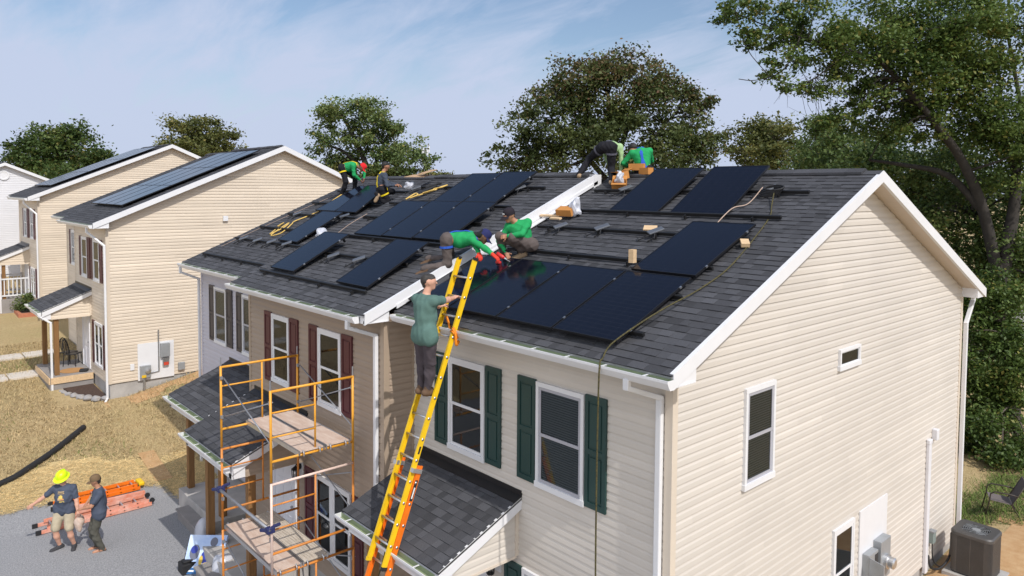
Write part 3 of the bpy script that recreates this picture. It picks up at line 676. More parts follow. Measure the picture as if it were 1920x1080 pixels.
for x, s, yo, lb in ((-4.72, 3.09, 0, 'inverter below the orange carton, left of three on its rail'), (-3.73, 3.12, 0, 'inverter at the middle of the rail of three, right of the orange carton'), (-2.55, 3.10, 0, 'inverter right of three on its rail, beside a wood scrap'),
        (-4.55, 4.76, 0, 'inverter by the upper corner of the left loose panel, below the open cartons'), (-1.45, 4.78, 0, 'inverter on top of the black cable coil'),
        (-9.1, 1.36, YB, 'inverter on the middle roof between the two lower panels, left one'), (-8.05, 1.36, YB, 'inverter on the middle roof against the lower right panel'),
        (-10.95, 4.72, YB, 'inverter beside the hands of the kneeling man'), (-7.0, 4.75, YB, 'inverter at the right edge of the top row on the middle roof'),
        (-15.4, 1.36, 0, 'inverter on the left-hand roof nearest its outer edge'), (-14.45, 1.36, 0, 'inverter on the left-hand roof, second from its outer edge'), (-13.6, 1.38, 0, 'inverter on the left-hand roof, at the left foot of the lone panel'), (-12.7, 1.38, 0, 'inverter on the left-hand roof, right of the lone panel'),
        (-15.3, 2.92, 0, 'inverter on the left-hand roof under the yellow rope'), (-12.6, 2.96, 0, 'inverter on the left-hand roof at the corner of the lifted panel')):
    inverter(x, s, lb, yo)
# arrays on the two sand-coloured houses
def array(h_yo, dz_, x1, cols, rows, txt, s0=1.05):
    proto = None
    for r_ in range(rows):
        for c in range(cols):
            lb = f'panel on the {txt}, {["bottom", "middle", "top"][r_]} row, {["first", "second", "third", "fourth"][c]} from its gable'
            loc = (x1 - (c + 1) * 1.09, h_yo + s0 + r_ * 1.63, dz_ + roofz(s0 + r_ * 1.63) + .15)
            if proto is None: proto = make_panel(1.075, 1.77, 0, lb, 'finished panels on the ' + txt, loc, panel_quat(), clip=False)
            else:
                o = copy_tree(proto); o.location = (loc[0], loc[1], loc[2] + EZ); o['label'] = lb
array(-1.03, dz, -22.75, 4, 3, 'nearer sand-coloured house'); array(-.73, dz2, -36.6, 4, 3, 'farther sand-coloured house')
# ropes, cartons, scraps
mk('rope_yellow', (.62, .42, .12), .8, var=.2, vs=30); mk('rope_dark', (.012, .012, .011), .8, col2=(.12, .10, .025), vs=45); mk('string', (.45, .33, .26), .8)
mk('carton_orange', (.50, .215, .05), .75, var=.1, vs=4); mk('carton_inside', (.42, .17, .04), .8); mk('cardboard', (.46, .30, .17), .85, var=.1, vs=4)
mk('plastic', (.50, .51, .56), .25, spec=.6, var=.08, vs=6); mk('paper_white', (.75, .75, .75), .7)
def smooth_path(p, n=6):
    p = [Vector(q) for q in p]; o = []
    for i in range(len(p) - 1):
        a, b_, c, d = p[max(i - 1, 0)], p[i], p[i + 1], p[min(i + 2, len(p) - 1)]
        for k in range(n):
            t_ = k / n; o.append(.5 * ((2 * b_) + (c - a) * t_ + (2 * a - 5 * b_ + 4 * c - d) * t_ * t_ + (3 * b_ - a - 3 * c + d) * t_ ** 3))
    return o + [p[-1]]
def rope(name, pts, r, m_, lbl, cat='rope', n=6): return tagit(build(MB().tube(smooth_path(pts), r, n), name, m_, None, smooth=True), lbl, cat)
def rp(x, s, h=.03, yo=0): return (x, s + yo, roofz(s) + h)
rope('safety_rope', [rp(-1.30, 4.55, .12), rp(-1.15, 4.2), rp(-.97, 3.8), rp(-.80, 2.9), rp(-.72, 2.2), rp(-.78, 1.6, .05), rp(-.80, 1.0, .16), rp(-.86, .5, .20), rp(-1.0, .12, .13), (-1.0, -.04, .03), (-.95, -.15, -.03), (-.95, -.17, -.5), (-.97, -.16, -1.8), (-.96, -.17, -3.4), (-.97, -.2, -5.7)],
     .011, 'rope_dark', 'black-and-yellow safety rope running down the roof and hanging over the gutter')
rope('rope', [rp(-14.95, 2.1, .10), rp(-15.2, 2.4, .05), rp(-14.9, 1.95), rp(-14.75, 1.8), rp(-14.55, 2.1, .08), rp(-14.8, 2.35, .08), rp(-14.6, 1.75), rp(-14.3, 1.9), rp(-14.5, 2.3, .08), rp(-14.75, 2.5, .06), rp(-14.75, 2.9), rp(-14.7, 3.3), rp(-14.95, 3.8, .08), rp(-14.9, 4.1, .15)],
     .017, 'rope_yellow', 'long yellow rope tangled on the left-hand roof beside the lone panel')
rope('rope', [rp(-10.05, 3.75, .22, YB), rp(-10.02, 4.0, .25, YB), rp(-9.85, 3.95, .24, YB), rp(-9.95, 3.8, .23, YB), rp(-9.82, 4.15, .2, YB), rp(-9.6, 4.3, .22, YB), rp(-9.75, 4.5, .18, YB), rp(-9.55, 4.62, .2, YB), rp(-9.5, 4.4, .24, YB), rp(-9.72, 4.35, .22, YB), rp(-9.55, 4.2, .26, YB), rp(-9.85, 4.1, .22, YB)],
     .019, 'rope_yellow', 'bundle of pale yellow rope heaped on the panels of the middle roof')
rope('chalk_string', [rp(-16.0, .9), rp(-16.02, 1.6), rp(-15.9, 2.9), rp(-15.7, 4.3)], .006, 'string', 'thin pink string along the outer edge of the left-hand roof', 'string', 4)
rope('chalk_string', [rp(-10.55, 2.15, .08, YB), rp(-10.75, 2.6, .1, YB), rp(-10.75, 3.1, .14, YB)], .007, 'string', 'thin pale string by the crumpled plastic bag on the middle roof', 'string', 4)
rope('power_cable', [rp(-1.72, 3.45), rp(-1.68, 3.9, .12), rp(-1.62, 4.3), rp(-1.58, 4.68, .14)], .009, 'string', 'thin brown cable running down from the cable coil beside the loose panel', 'cable', 5)
cc = MB()
for k in range(5): 
    pts_ = [Vector(rp(-1.42 + .17 * math.cos(a) + .02 * k, 4.62 + .10 * math.sin(a), .06 + .025 * k)) for a in np.linspace(0, 2 * math.pi, 13)]
    cc.tube(pts_, .016, 5)
tagit(build(cc, 'cable_coil', 'black_rubber', None, smooth=True), 'heap of black cable on the top rail right of the loose panels', 'cable')
def open_carton(lbl, c, s, ang, name='carton', mt='carton_orange', flaps=True, up=None):
    c = Vector(c); q = Quaternion((0, 0, 1), R(ang)) @ (up or Quaternion())
    lx, ly, lz = s; bx = MB()
    def q_(x, y, z): return c + q @ Vector((x, y, z))
    t_ = .006
    for (a, b_, d, e) in ((0, lx, 0, t_), (0, lx, ly - t_, ly), (0, t_, t_, ly - t_), (lx - t_, lx, t_, ly - t_)):
        bx.hexa([q_(a, d, 0), q_(b_, d, 0), q_(b_, e, 0), q_(a, e, 0), q_(a, d, lz), q_(b_, d, lz), q_(b_, e, lz), q_(a, e, lz)])
    bx.poly([q_(0, 0, .004), q_(lx, 0, .004), q_(lx, ly, .004), q_(0, ly, .004)])
    o = thing(name, lbl, 'carton', c); build(bx, 'box_body', mt, o)
    if flaps:
        for pts_ in ([(0, 0, lz), (lx, 0, lz), (lx, -ly * .55, lz * 1.12), (0, -ly * .55, lz * 1.12)], [(0, ly, lz), (lx, ly, lz), (lx, ly * 1.5, lz * 1.2), (0, ly * 1.5, lz * 1.2)]):
            build(MB().prism([q_(*p) for p in pts_], q @ Vector((0, 0, .006))), 'flap', mt, o)
    else: build(MB().poly([q_(0, 0, lz), q_(lx, 0, lz), q_(lx, ly, lz), q_(0, ly, lz)]), 'lid', mt, o)
    return o
tl = Quaternion((1, 0, 0), al)
open_carton('closed orange carton with a white tag, lying under a plastic bag beside the white rake', rp(-5.22, 3.42, .10), (.36, .20, .13), 8, up=tl, flaps=False)
open_carton('open orange carton at the right hand of the bending man, its flaps up', rp(-5.02, 4.82, .02), (.30, .22, .15), 35, up=tl)
open_carton('open orange carton behind the bending man\'s legs, tipped on the ridge', rp(-5.35, 5.3, .03), (.32, .2, .16), -25, up=Quaternion((1, 0, 0), .2))
open_carton('small orange carton topmost in the heap on the ridge', rp(-5.1, 5.45, .17), (.34, .15, .14), 15, flaps=False)
open_carton('small orange carton on the ridge next to the seated man', rp(-4.88, 5.52, .05), (.30, .14, .14), -12, flaps=False)
# crumpled plastic bags
def crumple(name, c, s, lbl, cat, m_='plastic', seed=1, amp=.42, sub=3, z_floor=None):
    rr = np.random.default_rng(seed); import bmesh
    bm = bmesh.new(); bmesh.ops.create_icosphere(bm, subdivisions=sub, radius=1.0)
    dirs = rr.normal(size=(9, 3)); dirs /= np.linalg.norm(dirs, axis=1)[:, None]; ph = rr.uniform(0, 6, 9); fr = rr.uniform(2, 7, 9)
    for v in bm.verts:
        d = np.array(v.co); k = 1 + amp * float(np.sum(np.sin(fr * (dirs @ d) + ph)) / 4)
        v.co = Vector((d[0] * s[0] * k, d[1] * s[1] * k, d[2] * s[2] * k))
        if z_floor is not None: v.co.z = max(v.co.z, z_floor)
    me = bpy.data.meshes.new(name); bm.to_mesh(me); bm.free(); me.polygons.foreach_set('use_smooth', [sub > 3] * len(me.polygons))
    return tagit(link_mesh(name, me, [m_], None, Vector((c[0], c[1], c[2] + EZ))), lbl, cat)
crumple('plastic_bag', rp(-4.92, 3.62, .16), (.15, .10, .17), 'clear plastic bag standing on the orange carton by the white rake', 'bag', seed=3)
crumple('plastic_bag', rp(-10.92, 1.98, .16, YB), (.17, .12, .13), 'crumpled clear plastic bag above the lower left panel of the middle roof', 'bag', seed=5)
crumple('plastic_bag', rp(-4.98, 5.02, .18), (.10, .10, .13), 'crumpled clear plastic in the bending man\'s open carton', 'bag', seed=6)
def board(c, s, ang, lbl, m_='cardboard', tilt=0, name='cardboard_sheet', cat='cardboard'):
    q = Quaternion((0, 0, 1), R(ang)) @ Quaternion((1, 0, 0), al + tilt); c = Vector(c)
    b_ = MB(); P_ = [c + q @ Vector((x * s[0] / 2, y * s[1] / 2, z * s[2])) for z in (0, 1) for x, y in ((-1, -1), (1, -1), (1, 1), (-1, 1))]
    return tagit(build(b_.hexa(P_), name, m_, None), lbl, cat)
board(rp(-11.25, 4.95, .30, YB), (.62, .46, .012), 20, 'flattened brown cardboard behind the kneeling man, near the ridge', tilt=-.25)
board(rp(-11.0, 5.05, .36, YB), (.45, .40, .012), -14, 'smaller flap of brown cardboard lying on the flattened one near the ridge', tilt=-.1)
crumple('plastic_bag', rp(-11.38, 4.72, .14, YB), (.16, .10, .10), 'clear plastic hanging below the flattened cardboard near the ridge', 'bag', seed=9)
board(rp(-2.14, 1.93, .16), (.085, .09, .20), 5, 'short pale wood block standing at the corner of the single mounted panel', 'wood_raw', tilt=-al, name='wood_block', cat='wood block')
board(rp(-2.80, 3.22, .03), (.22, .16, .05), 30, 'pale wood scrap under the right inverter of the three', 'wood_raw', name='wood_scrap', cat='wood scrap')
board(rp(-5.38, 3.40, .10), (.45, .06, .03), 12, 'pale wood stick on the rail at the left of the orange carton', 'wood_raw', name='wood_scrap', cat='wood scrap')
board(rp(-5.12, 3.3, .10), (.32, .06, .03), -8, 'pale wood stick between the orange carton and its rail', 'wood_raw', name='wood_scrap', cat='wood scrap')
board(rp(-.86, 2.92, .04), (.12, .16, .06), 40, 'small pale wood scrap at the right edge of the single mounted panel', 'wood_raw', name='wood_scrap', cat='wood scrap')
tb = MB(); tb.beam(rp(-10.35, 4.15, .12, YB), rp(-10.1, 4.7, .16, YB), .14, .06, up=(0, -.4, 1)); tb.beam(rp(-10.3, 4.5, .18, YB), rp(-9.95, 4.75, .2, YB), .05, .05); tagit(build(tb, 'tool_bag', 'black_rubber', None, bevel=.02), 'black tool bag left of the top row on the middle roof', 'tool bag')
# ------------------------------------------------------------------ scaffold
mk('paint_yellow', (.72, .33, .03), .45, spec=.5, var=.12, vs=5); mk('paint_orange', (.56, .20, .03), .5, var=.2, vs=5); mk('paint_pale', (.72, .55, .48), .55, var=.12, vs=5)
mk('zinc', (.36, .37, .40), .45, metal=.7, var=.15, vs=8); mk('clamp_blue', (.02, .025, .10), .5)
mk('plywood', (.47, .33, .255), .85, col2=(.62, .50, .42), vs=3, stretch=(1, 5, 5), bump=.1, bs=30); mk('plank_old', (.40, .345, .28), .9, col2=(.58, .51, .43), vs=4, stretch=(1, 6, 6), bump=.15, bs=30)
XL, XR, YI, YO = -8.5, -6.36, -.42, -1.9
scf = thing('scaffold', 'yellow tube scaffold with braced frames standing on the gravel against the middle unit', 'scaffold', ((XL + XR) / 2, -1.16, -6.0))
for j, zt in enumerate((-1.17, -2.69, -4.21)):
    for x in (XL, XR):
        f = MB(); zb = zt - 1.5; ym = -1.13; mm = 0
        leg = 1 if (j == 1 and x == XR) else 0
        f.tube([(x, YO, zb), (x, YO, zt)], .022, 8, m=leg); f.tube([(x, YI, zb), (x, YI, zt)], .022, 8)
        f.tube([(x, YO, zt - .02), (x, YI, zt - .02)], .022, 8, m=leg); f.tube([(x, YO, zt - 1.165), (x, YI, zt - 1.165)], .022, 8)
        f.tube([(x, ym, zt - .02), (x, ym, zt - 1.165)], .017, 8)
        for r_ in (.37, .77): f.tube([(x, YO, zt - r_), (x, ym, zt - r_)], .015, 8)
        build(f, 'frame', ['paint_yellow' if j == 0 else 'paint_orange', 'paint_pale'], scf, smooth=True)
        for y in (YO, YI):
            p = MB()
            if j == 0: p.tube([(x, y, zt), (x, y, zt + .16)], .014, 6)
            if j == 2: p.tube([(x, y, -5.98), (x, y, zb)], .016, 6); p.box(x - .07, x + .07, y - .07, y + .07, -5.98, -5.965)
            for r_ in (.21, .93): p.box(x + (.0 if x == XL else -.05), x + (.05 if x == XL else .0), y - .02, y + .02, zt - r_ - .03, zt - r_ + .03)
            build(p, 'lock_pin', 'zinc', scf)
    for y in (YO, YI):
        if j == 1 and y == YO: continue
        yy = y + .035
        for a, b_ in ((.21, .93), (.93, .21)):
            build(MB().tube([(XL + .04, yy + .02 * (a > .5), zt - a), (XR - .04, yy + .02 * (a > .5), zt - b_)], .012, 6), 'cross_brace', 'zinc', scf, smooth=True)
build(MB().tube([(XL - .05, YO - .05, -3.44), (XR + .05, YO - .05, -3.42)], .026, 8), 'guard_tube', 'zinc', scf, smooth=True)
for x in (XL, XR):
    c = MB(); c.box(x - .05, x + .05, YO - .09, YO + .04, -3.49, -3.39); c.beam((x, YO - .06, -3.44), (x - .16, YO - .12, -3.47), .05, .05); c.beam((x, YO, -3.4), (x + .10, YO + .10, -3.34), .05, .05); build(c, 'clamp', 'clamp_blue', scf, bevel=.01)
def plank(y0, y1, z, m_, lbl, x0=XL - .02, x1=XR + .03):
    o = thing('scaffold_plank', lbl, 'plank', ((x0 + x1) / 2, (y0 + y1) / 2, z), 'scaffold planks')
    p = MB(); p.box(x0, x1, y0 + .03, y1 - .03, z + .022, z + .045); n = 6
    if m_ == 'plank_old':
        y = y0 + .05
        while y < y1 - .05: p.box(x0 + .01, x1 - .01, y, y + .028, z + .045, z + .053); y += .052
    build(p, 'deck', m_, o)
    s_ = MB(); s_.box(x0, x1, y0, y0 + .03, z - .03, z + .045); s_.box(x0, x1, y1 - .03, y1, z - .03, z + .045); build(s_, 'side_rail', 'alu', o)
    for x, sg in ((x0, -1), (x1, 1)):
        for y in (y0 + .07, y1 - .11):
            build(MB().tube([(x - sg * .03, y, z + .03), (x + sg * .02, y, z + .055), (x + sg * .055, y, z + .02), (x + sg * .05, y, z - .03)], .012, 5), 'hook', 'alu', o)
plank(-1.44, -.97, -2.335 + .025, 'plywood', 'reddish plywood plank on the upper scaffold deck, outer one'); plank(-.955, -.49, -2.335 + .025, 'plywood', 'reddish plywood plank on the upper scaffold deck, nearer the wall')
plank(-1.86, -1.40, -4.21 + .025, 'plywood', 'weathered pale plank on the lower scaffold deck, outer one'); plank(-1.385, -.92, -4.21 + .025, 'plank_old', 'ribbed pale plank on the lower scaffold deck, nearer the wall')

# ------------------------------------------------------------------ extension ladder leaning on the gutter
mk('ladder_yellow', (.78, .50, .012), .42, spec=.4, var=.08, vs=7); mk('ladder_orange', (.80, .175, .012), .42, spec=.4, var=.1, vs=7); mk('ladder_worn', (.66, .17, .075), .6, col2=(.72, .42, .34), vs=5)
D_ = Vector((-.0073, -.104, -.288)); Dn = D_.normalized(); NW = Vector((0, .940, -.340))      # one rung step; towards the wall
LX = -4.02
def lp(i, side=0, n_=0): return Vector((LX + side, -.125, -.036)) + D_ * (i - 2.63) + NW * n_
lad = thing('extension_ladder', 'tall yellow-and-orange extension ladder leaning on the gutter with a man on it', 'ladder', (LX, -2.25, -6.0))
def section(i0, i1, hw, n_, m_, nm, mark=None):
    o = None
    r = MB()
    for sg in (-1, 1):
        a, b_ = lp(i0, sg * hw, n_), lp(i1, sg * hw, n_)
        r.beam(a, b_, .012, .078, up=NW); 
        for q in (-.036, .036): r.beam(a + NW * q + Vector((-sg * .013, 0, 0)), b_ + NW * q + Vector((-sg * .013, 0, 0)), .03, .007, up=NW)
    s_ = build(r, nm, m_, lad)
    i = math.ceil(i0 + .3)
    while i < i1 - .2:
        g = MB(); g.tube([lp(i, -hw - .004, n_), lp(i, hw + .004, n_)], .017, 8)
        for sg in (-1, 1): g.tube([lp(i, sg * (hw + .006), n_), lp(i, sg * (hw + .014), n_)], .022, 8)
        build(g, 'rung', 'alu', s_, smooth=True); i += 1
    return s_
fly = section(-.95, 13.95, .205, -.02, 'ladder_yellow', 'fly_section'); base = section(9.2, 23.0, .235, .065, 'ladder_orange', 'base_section')
for sg in (-1, 1):
    c = MB(); p = lp(-.95, sg * .205, -.02); c.beam(p + Dn * .012, p - Dn * .03, .036, .086, up=NW); build(c, 'end_cap', 'black_rubber', fly)
    c = MB(); p = lp(13.95, sg * .205, -.02); c.beam(p, p + Dn * .05, .034, .082, up=NW); build(c, 'end_cap', 'ladder_yellow' if sg < 0 else 'black_rubber', fly)
    c = MB(); p = lp(9.45, sg * .225, .02); c.beam(p - Dn * .03, p + Dn * .03, .07, .16, up=NW); build(c, 'guide_bracket', 'alu', base)
    c = MB(); p = lp(22.95, sg * .235, .065); c.box(p.x - .04, p.x + .04, p.y - .09, p.y + .06, -5.97, -5.90); build(c, 'shoe', 'black_rubber', base)
tb = MB(); a = lp(10.3, .2415, .065); tb.beam(a - Dn * .13, a + Dn * .17, .006, .05, up=NW); build(tb, 'name_plate', 'black_rubber', base)
tb = MB(); a = lp(10.45, .2455, .065); tb.beam(a - Dn * .07, a + Dn * .09, .004, .022, up=NW); build(tb, 'plate_mark', 'paper_white', base)
tb = MB(); a = lp(8.5, .2125, -.02); tb.beam(a - Dn * .05, a + Dn * .06, .005, .03, up=NW); build(tb, 'arrow_mark', 'black_rubber', fly)
rl = MB(); rl.tube([lp(11, .05, .02), lp(13.2, .02, .05), lp(14.2, .06, .04), lp(16, .05, .03), lp(19, .05, .03)], .009, 5); build(rl, 'pull_rope', 'rope_dark', base)
mk('strap_orange', (.80, .24, .01), .6)
st = MB()
for k in range(3): st.tube(smooth_path([lp(1.9, -.2, .03), lp(2.3 + .1 * k, -.1, .06 + .02 * k), lp(2.7, .05, .02 + .03 * k), lp(2.75 - .1 * k, .215, -.06), lp(2.95, .22, .06), lp(2.5 + .15 * k, .1, .12)]), .016, 6)
st.tube(smooth_path([lp(2.6, .2, -.07), lp(2.8, .24, -.02), lp(3.3, .25, .05), lp(3.1, .22, .1)]), .022, 6)
tagit(build(st, 'tie_strap', 'strap_orange', None, smooth=True), 'orange strap tying the leaning ladder to the gutter', 'strap')
# ------------------------------------------------------------------ ladders lying on the gravel
def flat_ladder(x0, x1, ya, yb, z, m_, lbl, yellow_end, worn=False):
    o = thing('extension_ladder', lbl, 'ladder', ((x0 + x1) / 2, (ya + yb) / 2, z), 'orange ladders lying on the gravel')
    def z_(y): return z
    for k, (dz_, ins) in enumerate(((.05, 0), (.13, .035))):
        r = MB()
        for x in (x0 + ins, x1 - ins - .03): r.box(x, x + .03, ya + .15 * k, yb - .06 * k, z + dz_ - .04, z + dz_ + .04)
        s_ = build(r, 'rail', m_ if k == 0 or not worn else 'ladder_worn', o)
        y = ya + .25
        while y < yb - .1: build(MB().tube([(x0 + ins, y, z + dz_), (x1 - ins, y, z + dz_)], .018, 6), 'rung', 'alu', s_); y += .305
    if yellow_end: e = MB(); e.box(x0 + .03, x1 - .03, yb - .02, yb + .12, z + .08, z + .18); build(e, 'end_cover', 'ladder_yellow', o, bevel=.03)
    else:
        for x in (x0 + .05, x1 - .05): build(MB().lathe((x - .02, yb + .02, z + .12), [(0, 0), (.06, 0), (.06, .04), (0, .04)], 14, ax=(1, 0, 0)), 'wheel', 'black_rubber', o)
    for x in (x0 + .01, x1 - .04): e = MB(); e.box(x, x + .05, ya - .08, ya + .03, z + .01, z + .10); build(e, 'shoe', 'black_rubber', o)
flat_ladder(-16.05, -15.62, -3.35, -1.42, -5.84, 'ladder_orange', 'bright orange ladder with a yellow end cover, lying behind the two men on the gravel', True)
flat_ladder(-15.12, -14.62, -3.82, -1.42, -5.93, 'ladder_worn', 'worn, paint-splashed orange ladder lying nearest the two men\'s feet', False, True)
lr = MB(); lr.beam((-15.42, -3.0, -5.80), (-15.38, -1.38, -5.84), .10, .08); tagit(build(lr, 'ladder_rail', 'ladder_worn', None), 'loose paint-worn ladder rail lying between the two orange ladders', 'ladder rail')
# ------------------------------------------------------------------ beside the right gable
mk('hvac', (.085, .081, .079), .5, metal=.2, var=.08, vs=5); mk('hvac_dark', (.03, .03, .032), .6); mk('pvc', (.70, .70, .74), .4, var=.03, vs=3); mk('box_green', (.22, .27, .26), .5); mk('panel_grey', (.33, .345, .36), .45, metal=.3, var=.08, vs=5); mk('brown_metal', (.05, .038, .032), .5); mk('sling', (.16, .135, .13), .85, var=.12, vs=30)
hv = thing('air_conditioner', 'dark grey outdoor air-conditioning unit with round fan grille by the gable corner', 'air conditioner', (.38, 9.82, -5.62))
hx0, hx1, hy0, hy1, hb, ht = .02, .74, 9.46, 10.18, -5.55, -4.70
def rrect(x0, x1, y0, y1, r, n=5):
    o = []
    for cx, cy, a0 in ((x1 - r, y1 - r, 0), (x0 + r, y1 - r, 90), (x0 + r, y0 + r, 180), (x1 - r, y0 + r, 270)):
        for k in range(n + 1): a = R(a0 + 90 * k / n); o.append((cx + r * math.cos(a), cy + r * math.sin(a)))
    return o
b_ = MB(); o_ = rrect(hx0 + .02, hx1 - .02, hy0 + .02, hy1 - .02, .11)
b_.prism([(x, y, hb) for x, y in o_], (0, 0, ht - hb - .05)); build(b_, 'coil_cabinet', 'hvac_dark', hv)
fn = MB(); o2 = rrect(hx0, hx1, hy0, hy1, .12, 12); k = len(o2)
for i in range(k):
    for tt in (0, .5):
        a, c = o2[i], o2[(i + 1) % k]; x, y = lerp(a[0], c[0], tt), lerp(a[1], c[1], tt); fn.box(x - .005, x + .005, y - .005, y + .005, hb + .03, ht - .06)
n_ = 30
for i in range(n_):
    t_ = (i + .5) / n_
    for (x, y) in ((lerp(hx0 + .1, hx1 - .1, t_), hy0), (lerp(hx0 + .1, hx1 - .1, t_), hy1), (hx0, lerp(hy0 + .1, hy1 - .1, t_)), (hx1, lerp(hy0 + .1, hy1 - .1, t_))): fn.box(x - .006, x + .006, y - .006, y + .006, hb + .03, ht - .06)
for q in range(6): 
    z = lerp(hb + .08, ht - .12, q / 5); oo = rrect(hx0 + .008, hx1 - .008, hy0 + .008, hy1 - .008, .115); fn.prism([(x, y, z) for x, y in oo], (0, 0, .012))
build(fn, 'louvre', 'hvac', hv)
tp = MB(); top = rrect(hx0 - .015, hx1 + .015, hy0 - .015, hy1 + .015, .13, 12); cx, cy = (hx0 + hx1) / 2, (hy0 + hy1) / 2; m_ = len(top)
tp_in = []
for x, y in top:
    a = math.atan2(y - cy, x - cx); tp_in.append((cx + .27 * math.cos(a), cy + .27 * math.sin(a)))
for i in range(m_):
    j = (i + 1) % m_
    tp.poly([(*top[i], ht - .07), (*top[j], ht - .07), (*top[j], ht - .015), (*top[i], ht - .015)])
    sh_ = lambda p, q, t_: (lerp(p[0], q[0], t_), lerp(p[1], q[1], t_))
    a1, b1 = sh_(top[i], (cx, cy), .06), sh_(top[j], (cx, cy), .06)
    tp.poly([(*top[i], ht - .015), (*top[j], ht - .015), (*b1, ht + .012), (*a1, ht + .012)]); tp.poly([(*a1, ht + .012), (*b1, ht + .012), (*tp_in[j], ht + .012), (*tp_in[i], ht + .012)])
    tp.poly([(*tp_in[i], ht + .012), (*tp_in[j], ht + .012), (*tp_in[j], ht - .12), (*tp_in[i], ht - .12)])
build(tp, 'top_cover', 'hvac', hv)
gr = MB(); 
for q in range(7): gr.tube([(cx + (.05 + .035 * q) * math.cos(a), cy + (.05 + .035 * q) * math.sin(a), ht + .004) for a in np.linspace(0, 2 * math.pi, 25)], .0035, 4, caps=False)
for q in range(10): a = q * math.pi / 5; gr.tube([(cx + .05 * math.cos(a), cy + .05 * math.sin(a), ht + .004), (cx + .27 * math.cos(a), cy + .27 * math.sin(a), ht + .004)], .0035, 4)
gr.lathe((cx, cy, ht - .02), [(0, .03), (.075, .03), (.075, 0), (0, 0)], 16); build(gr, 'fan_grille', 'panel_grey', hv)
fb_ = MB()
for q in range(4):
    a = q * math.pi / 2 + .4; fb_.poly([(cx + .05 * math.cos(a), cy + .05 * math.sin(a), ht - .06), (cx + .25 * math.cos(a - .35), cy + .25 * math.sin(a - .35), ht - .08), (cx + .25 * math.cos(a + .35), cy + .25 * math.sin(a + .35), ht - .05)])
build(fb_, 'fan', 'panel_grey', hv)
sp_ = MB(); sp_.box(hx0 - .018, hx0 + .004, hy0 + .06, hy0 + .3, hb + .3, ht - .1); build(sp_, 'service_panel', 'hvac', hv)
pd = MB(); pd.box(hx0 - .1, hx1 + .12, hy0 - .1, hy1 + .1, -5.72, hb); build(pd, 'pad', 'concrete', hv)
ln = MB(); ln.tube(smooth_path([(-.24, 9.05, -5.2), (-.2, 9.1, -5.45), (-.1, 9.3, -5.5), (-.02, 9.55, -5.35), (.0, 9.6, -5.1)]), .022, 6); ln.tube(smooth_path([(-.26, 9.33, -5.0), (-.24, 9.35, -5.4), (-.12, 9.45, -5.52), (.0, 9.5, -5.3)]), .014, 6)
tagit(build(ln, 'refrigerant_line', 'black_rubber', None, smooth=True), 'black refrigerant hoses looping from the wall to the air-conditioning unit', 'pipe')
pv = thing('line_cover', 'white vertical pipe cover running up the gable beside the air-conditioning unit', 'pipe cover', (-.27, 9.0, -5.6))
c = MB(); c.box(-.305, -.235, 8.93, 9.06, -5.55, -2.92); build(c, 'duct', 'pvc', pv, bevel=.015)
c = MB(); c.box(-.305, -.225, 8.92, 9.07, -2.93, -2.83); build(c, 'cap', 'pvc', pv, bevel=.02)
c = MB(); c.box(-.305, -.20, 9.22, 9.35, -2.90, -2.68); tagit(build(c, 'outlet_cover', 'pvc', None, bevel=.015), 'small white box on the gable just above the vertical pipe cover', 'electrical box')
c = thing('disconnect_box', 'grey-green electrical box on the gable between pipe cover and air-conditioning unit', 'electrical box', (-.25, 9.3, -5.02))
q = MB(); q.box(-.30, -.20, 9.21, 9.36, -5.02, -4.78); build(q, 'case', 'box_green', c, bevel=.012); q = MB(); q.box(-.30, -.19, 9.205, 9.365, -4.79, -4.765); build(q, 'lid', 'panel_grey', c)
c = thing('electric_meter', 'open grey electric panel and round meter on a white board low on the gable', 'electric meter', (-.25, 6.4, -5.2))
q = MB(); q.box(-.305, -.28, 5.84, 7.0, -5.42, -3.38); build(q, 'back_board', 'trim_white', c)
q = MB(); q.box(-.28, -.16, 5.97, 6.35, -5.3, -4.15); build(q, 'panel_box', 'panel_grey', c, bevel=.01); q = MB(); q.box(-.16, -.155, 6.2, 6.33, -4.95, -4.2); build(q, 'opening', 'hvac_dark', c)
q = MB(); q.hexa([(-.16, 5.97, -5.25), (.12, 5.86, -5.25), (.125, 5.875, -5.25), (-.155, 5.985, -5.25), (-.16, 5.97, -4.18), (.12, 5.86, -4.18), (.125, 5.875, -4.18), (-.155, 5.985, -4.18)]); build(q, 'panel_door', 'panel_grey', c)
q = MB(); q.box(-.28, -.14, 6.42, 6.84, -4.75, -4.05); build(q, 'meter_box', 'panel_grey', c, bevel=.012)
q = MB(); q.lathe((-.14, 6.64, -4.45), [(.13, 0), (.13, .05), (.10, .06), (.10, .14), (.07, .16), (0, .16)], 20, ax=(1, 0, 0)); build(q, 'dial', 'alu', c, smooth=False)
q = MB(); q.tube([(-.24, 6.6, -4.75), (-.24, 6.6, -5.5)], .035, 8); build(q, 'conduit', 'panel_grey', c)
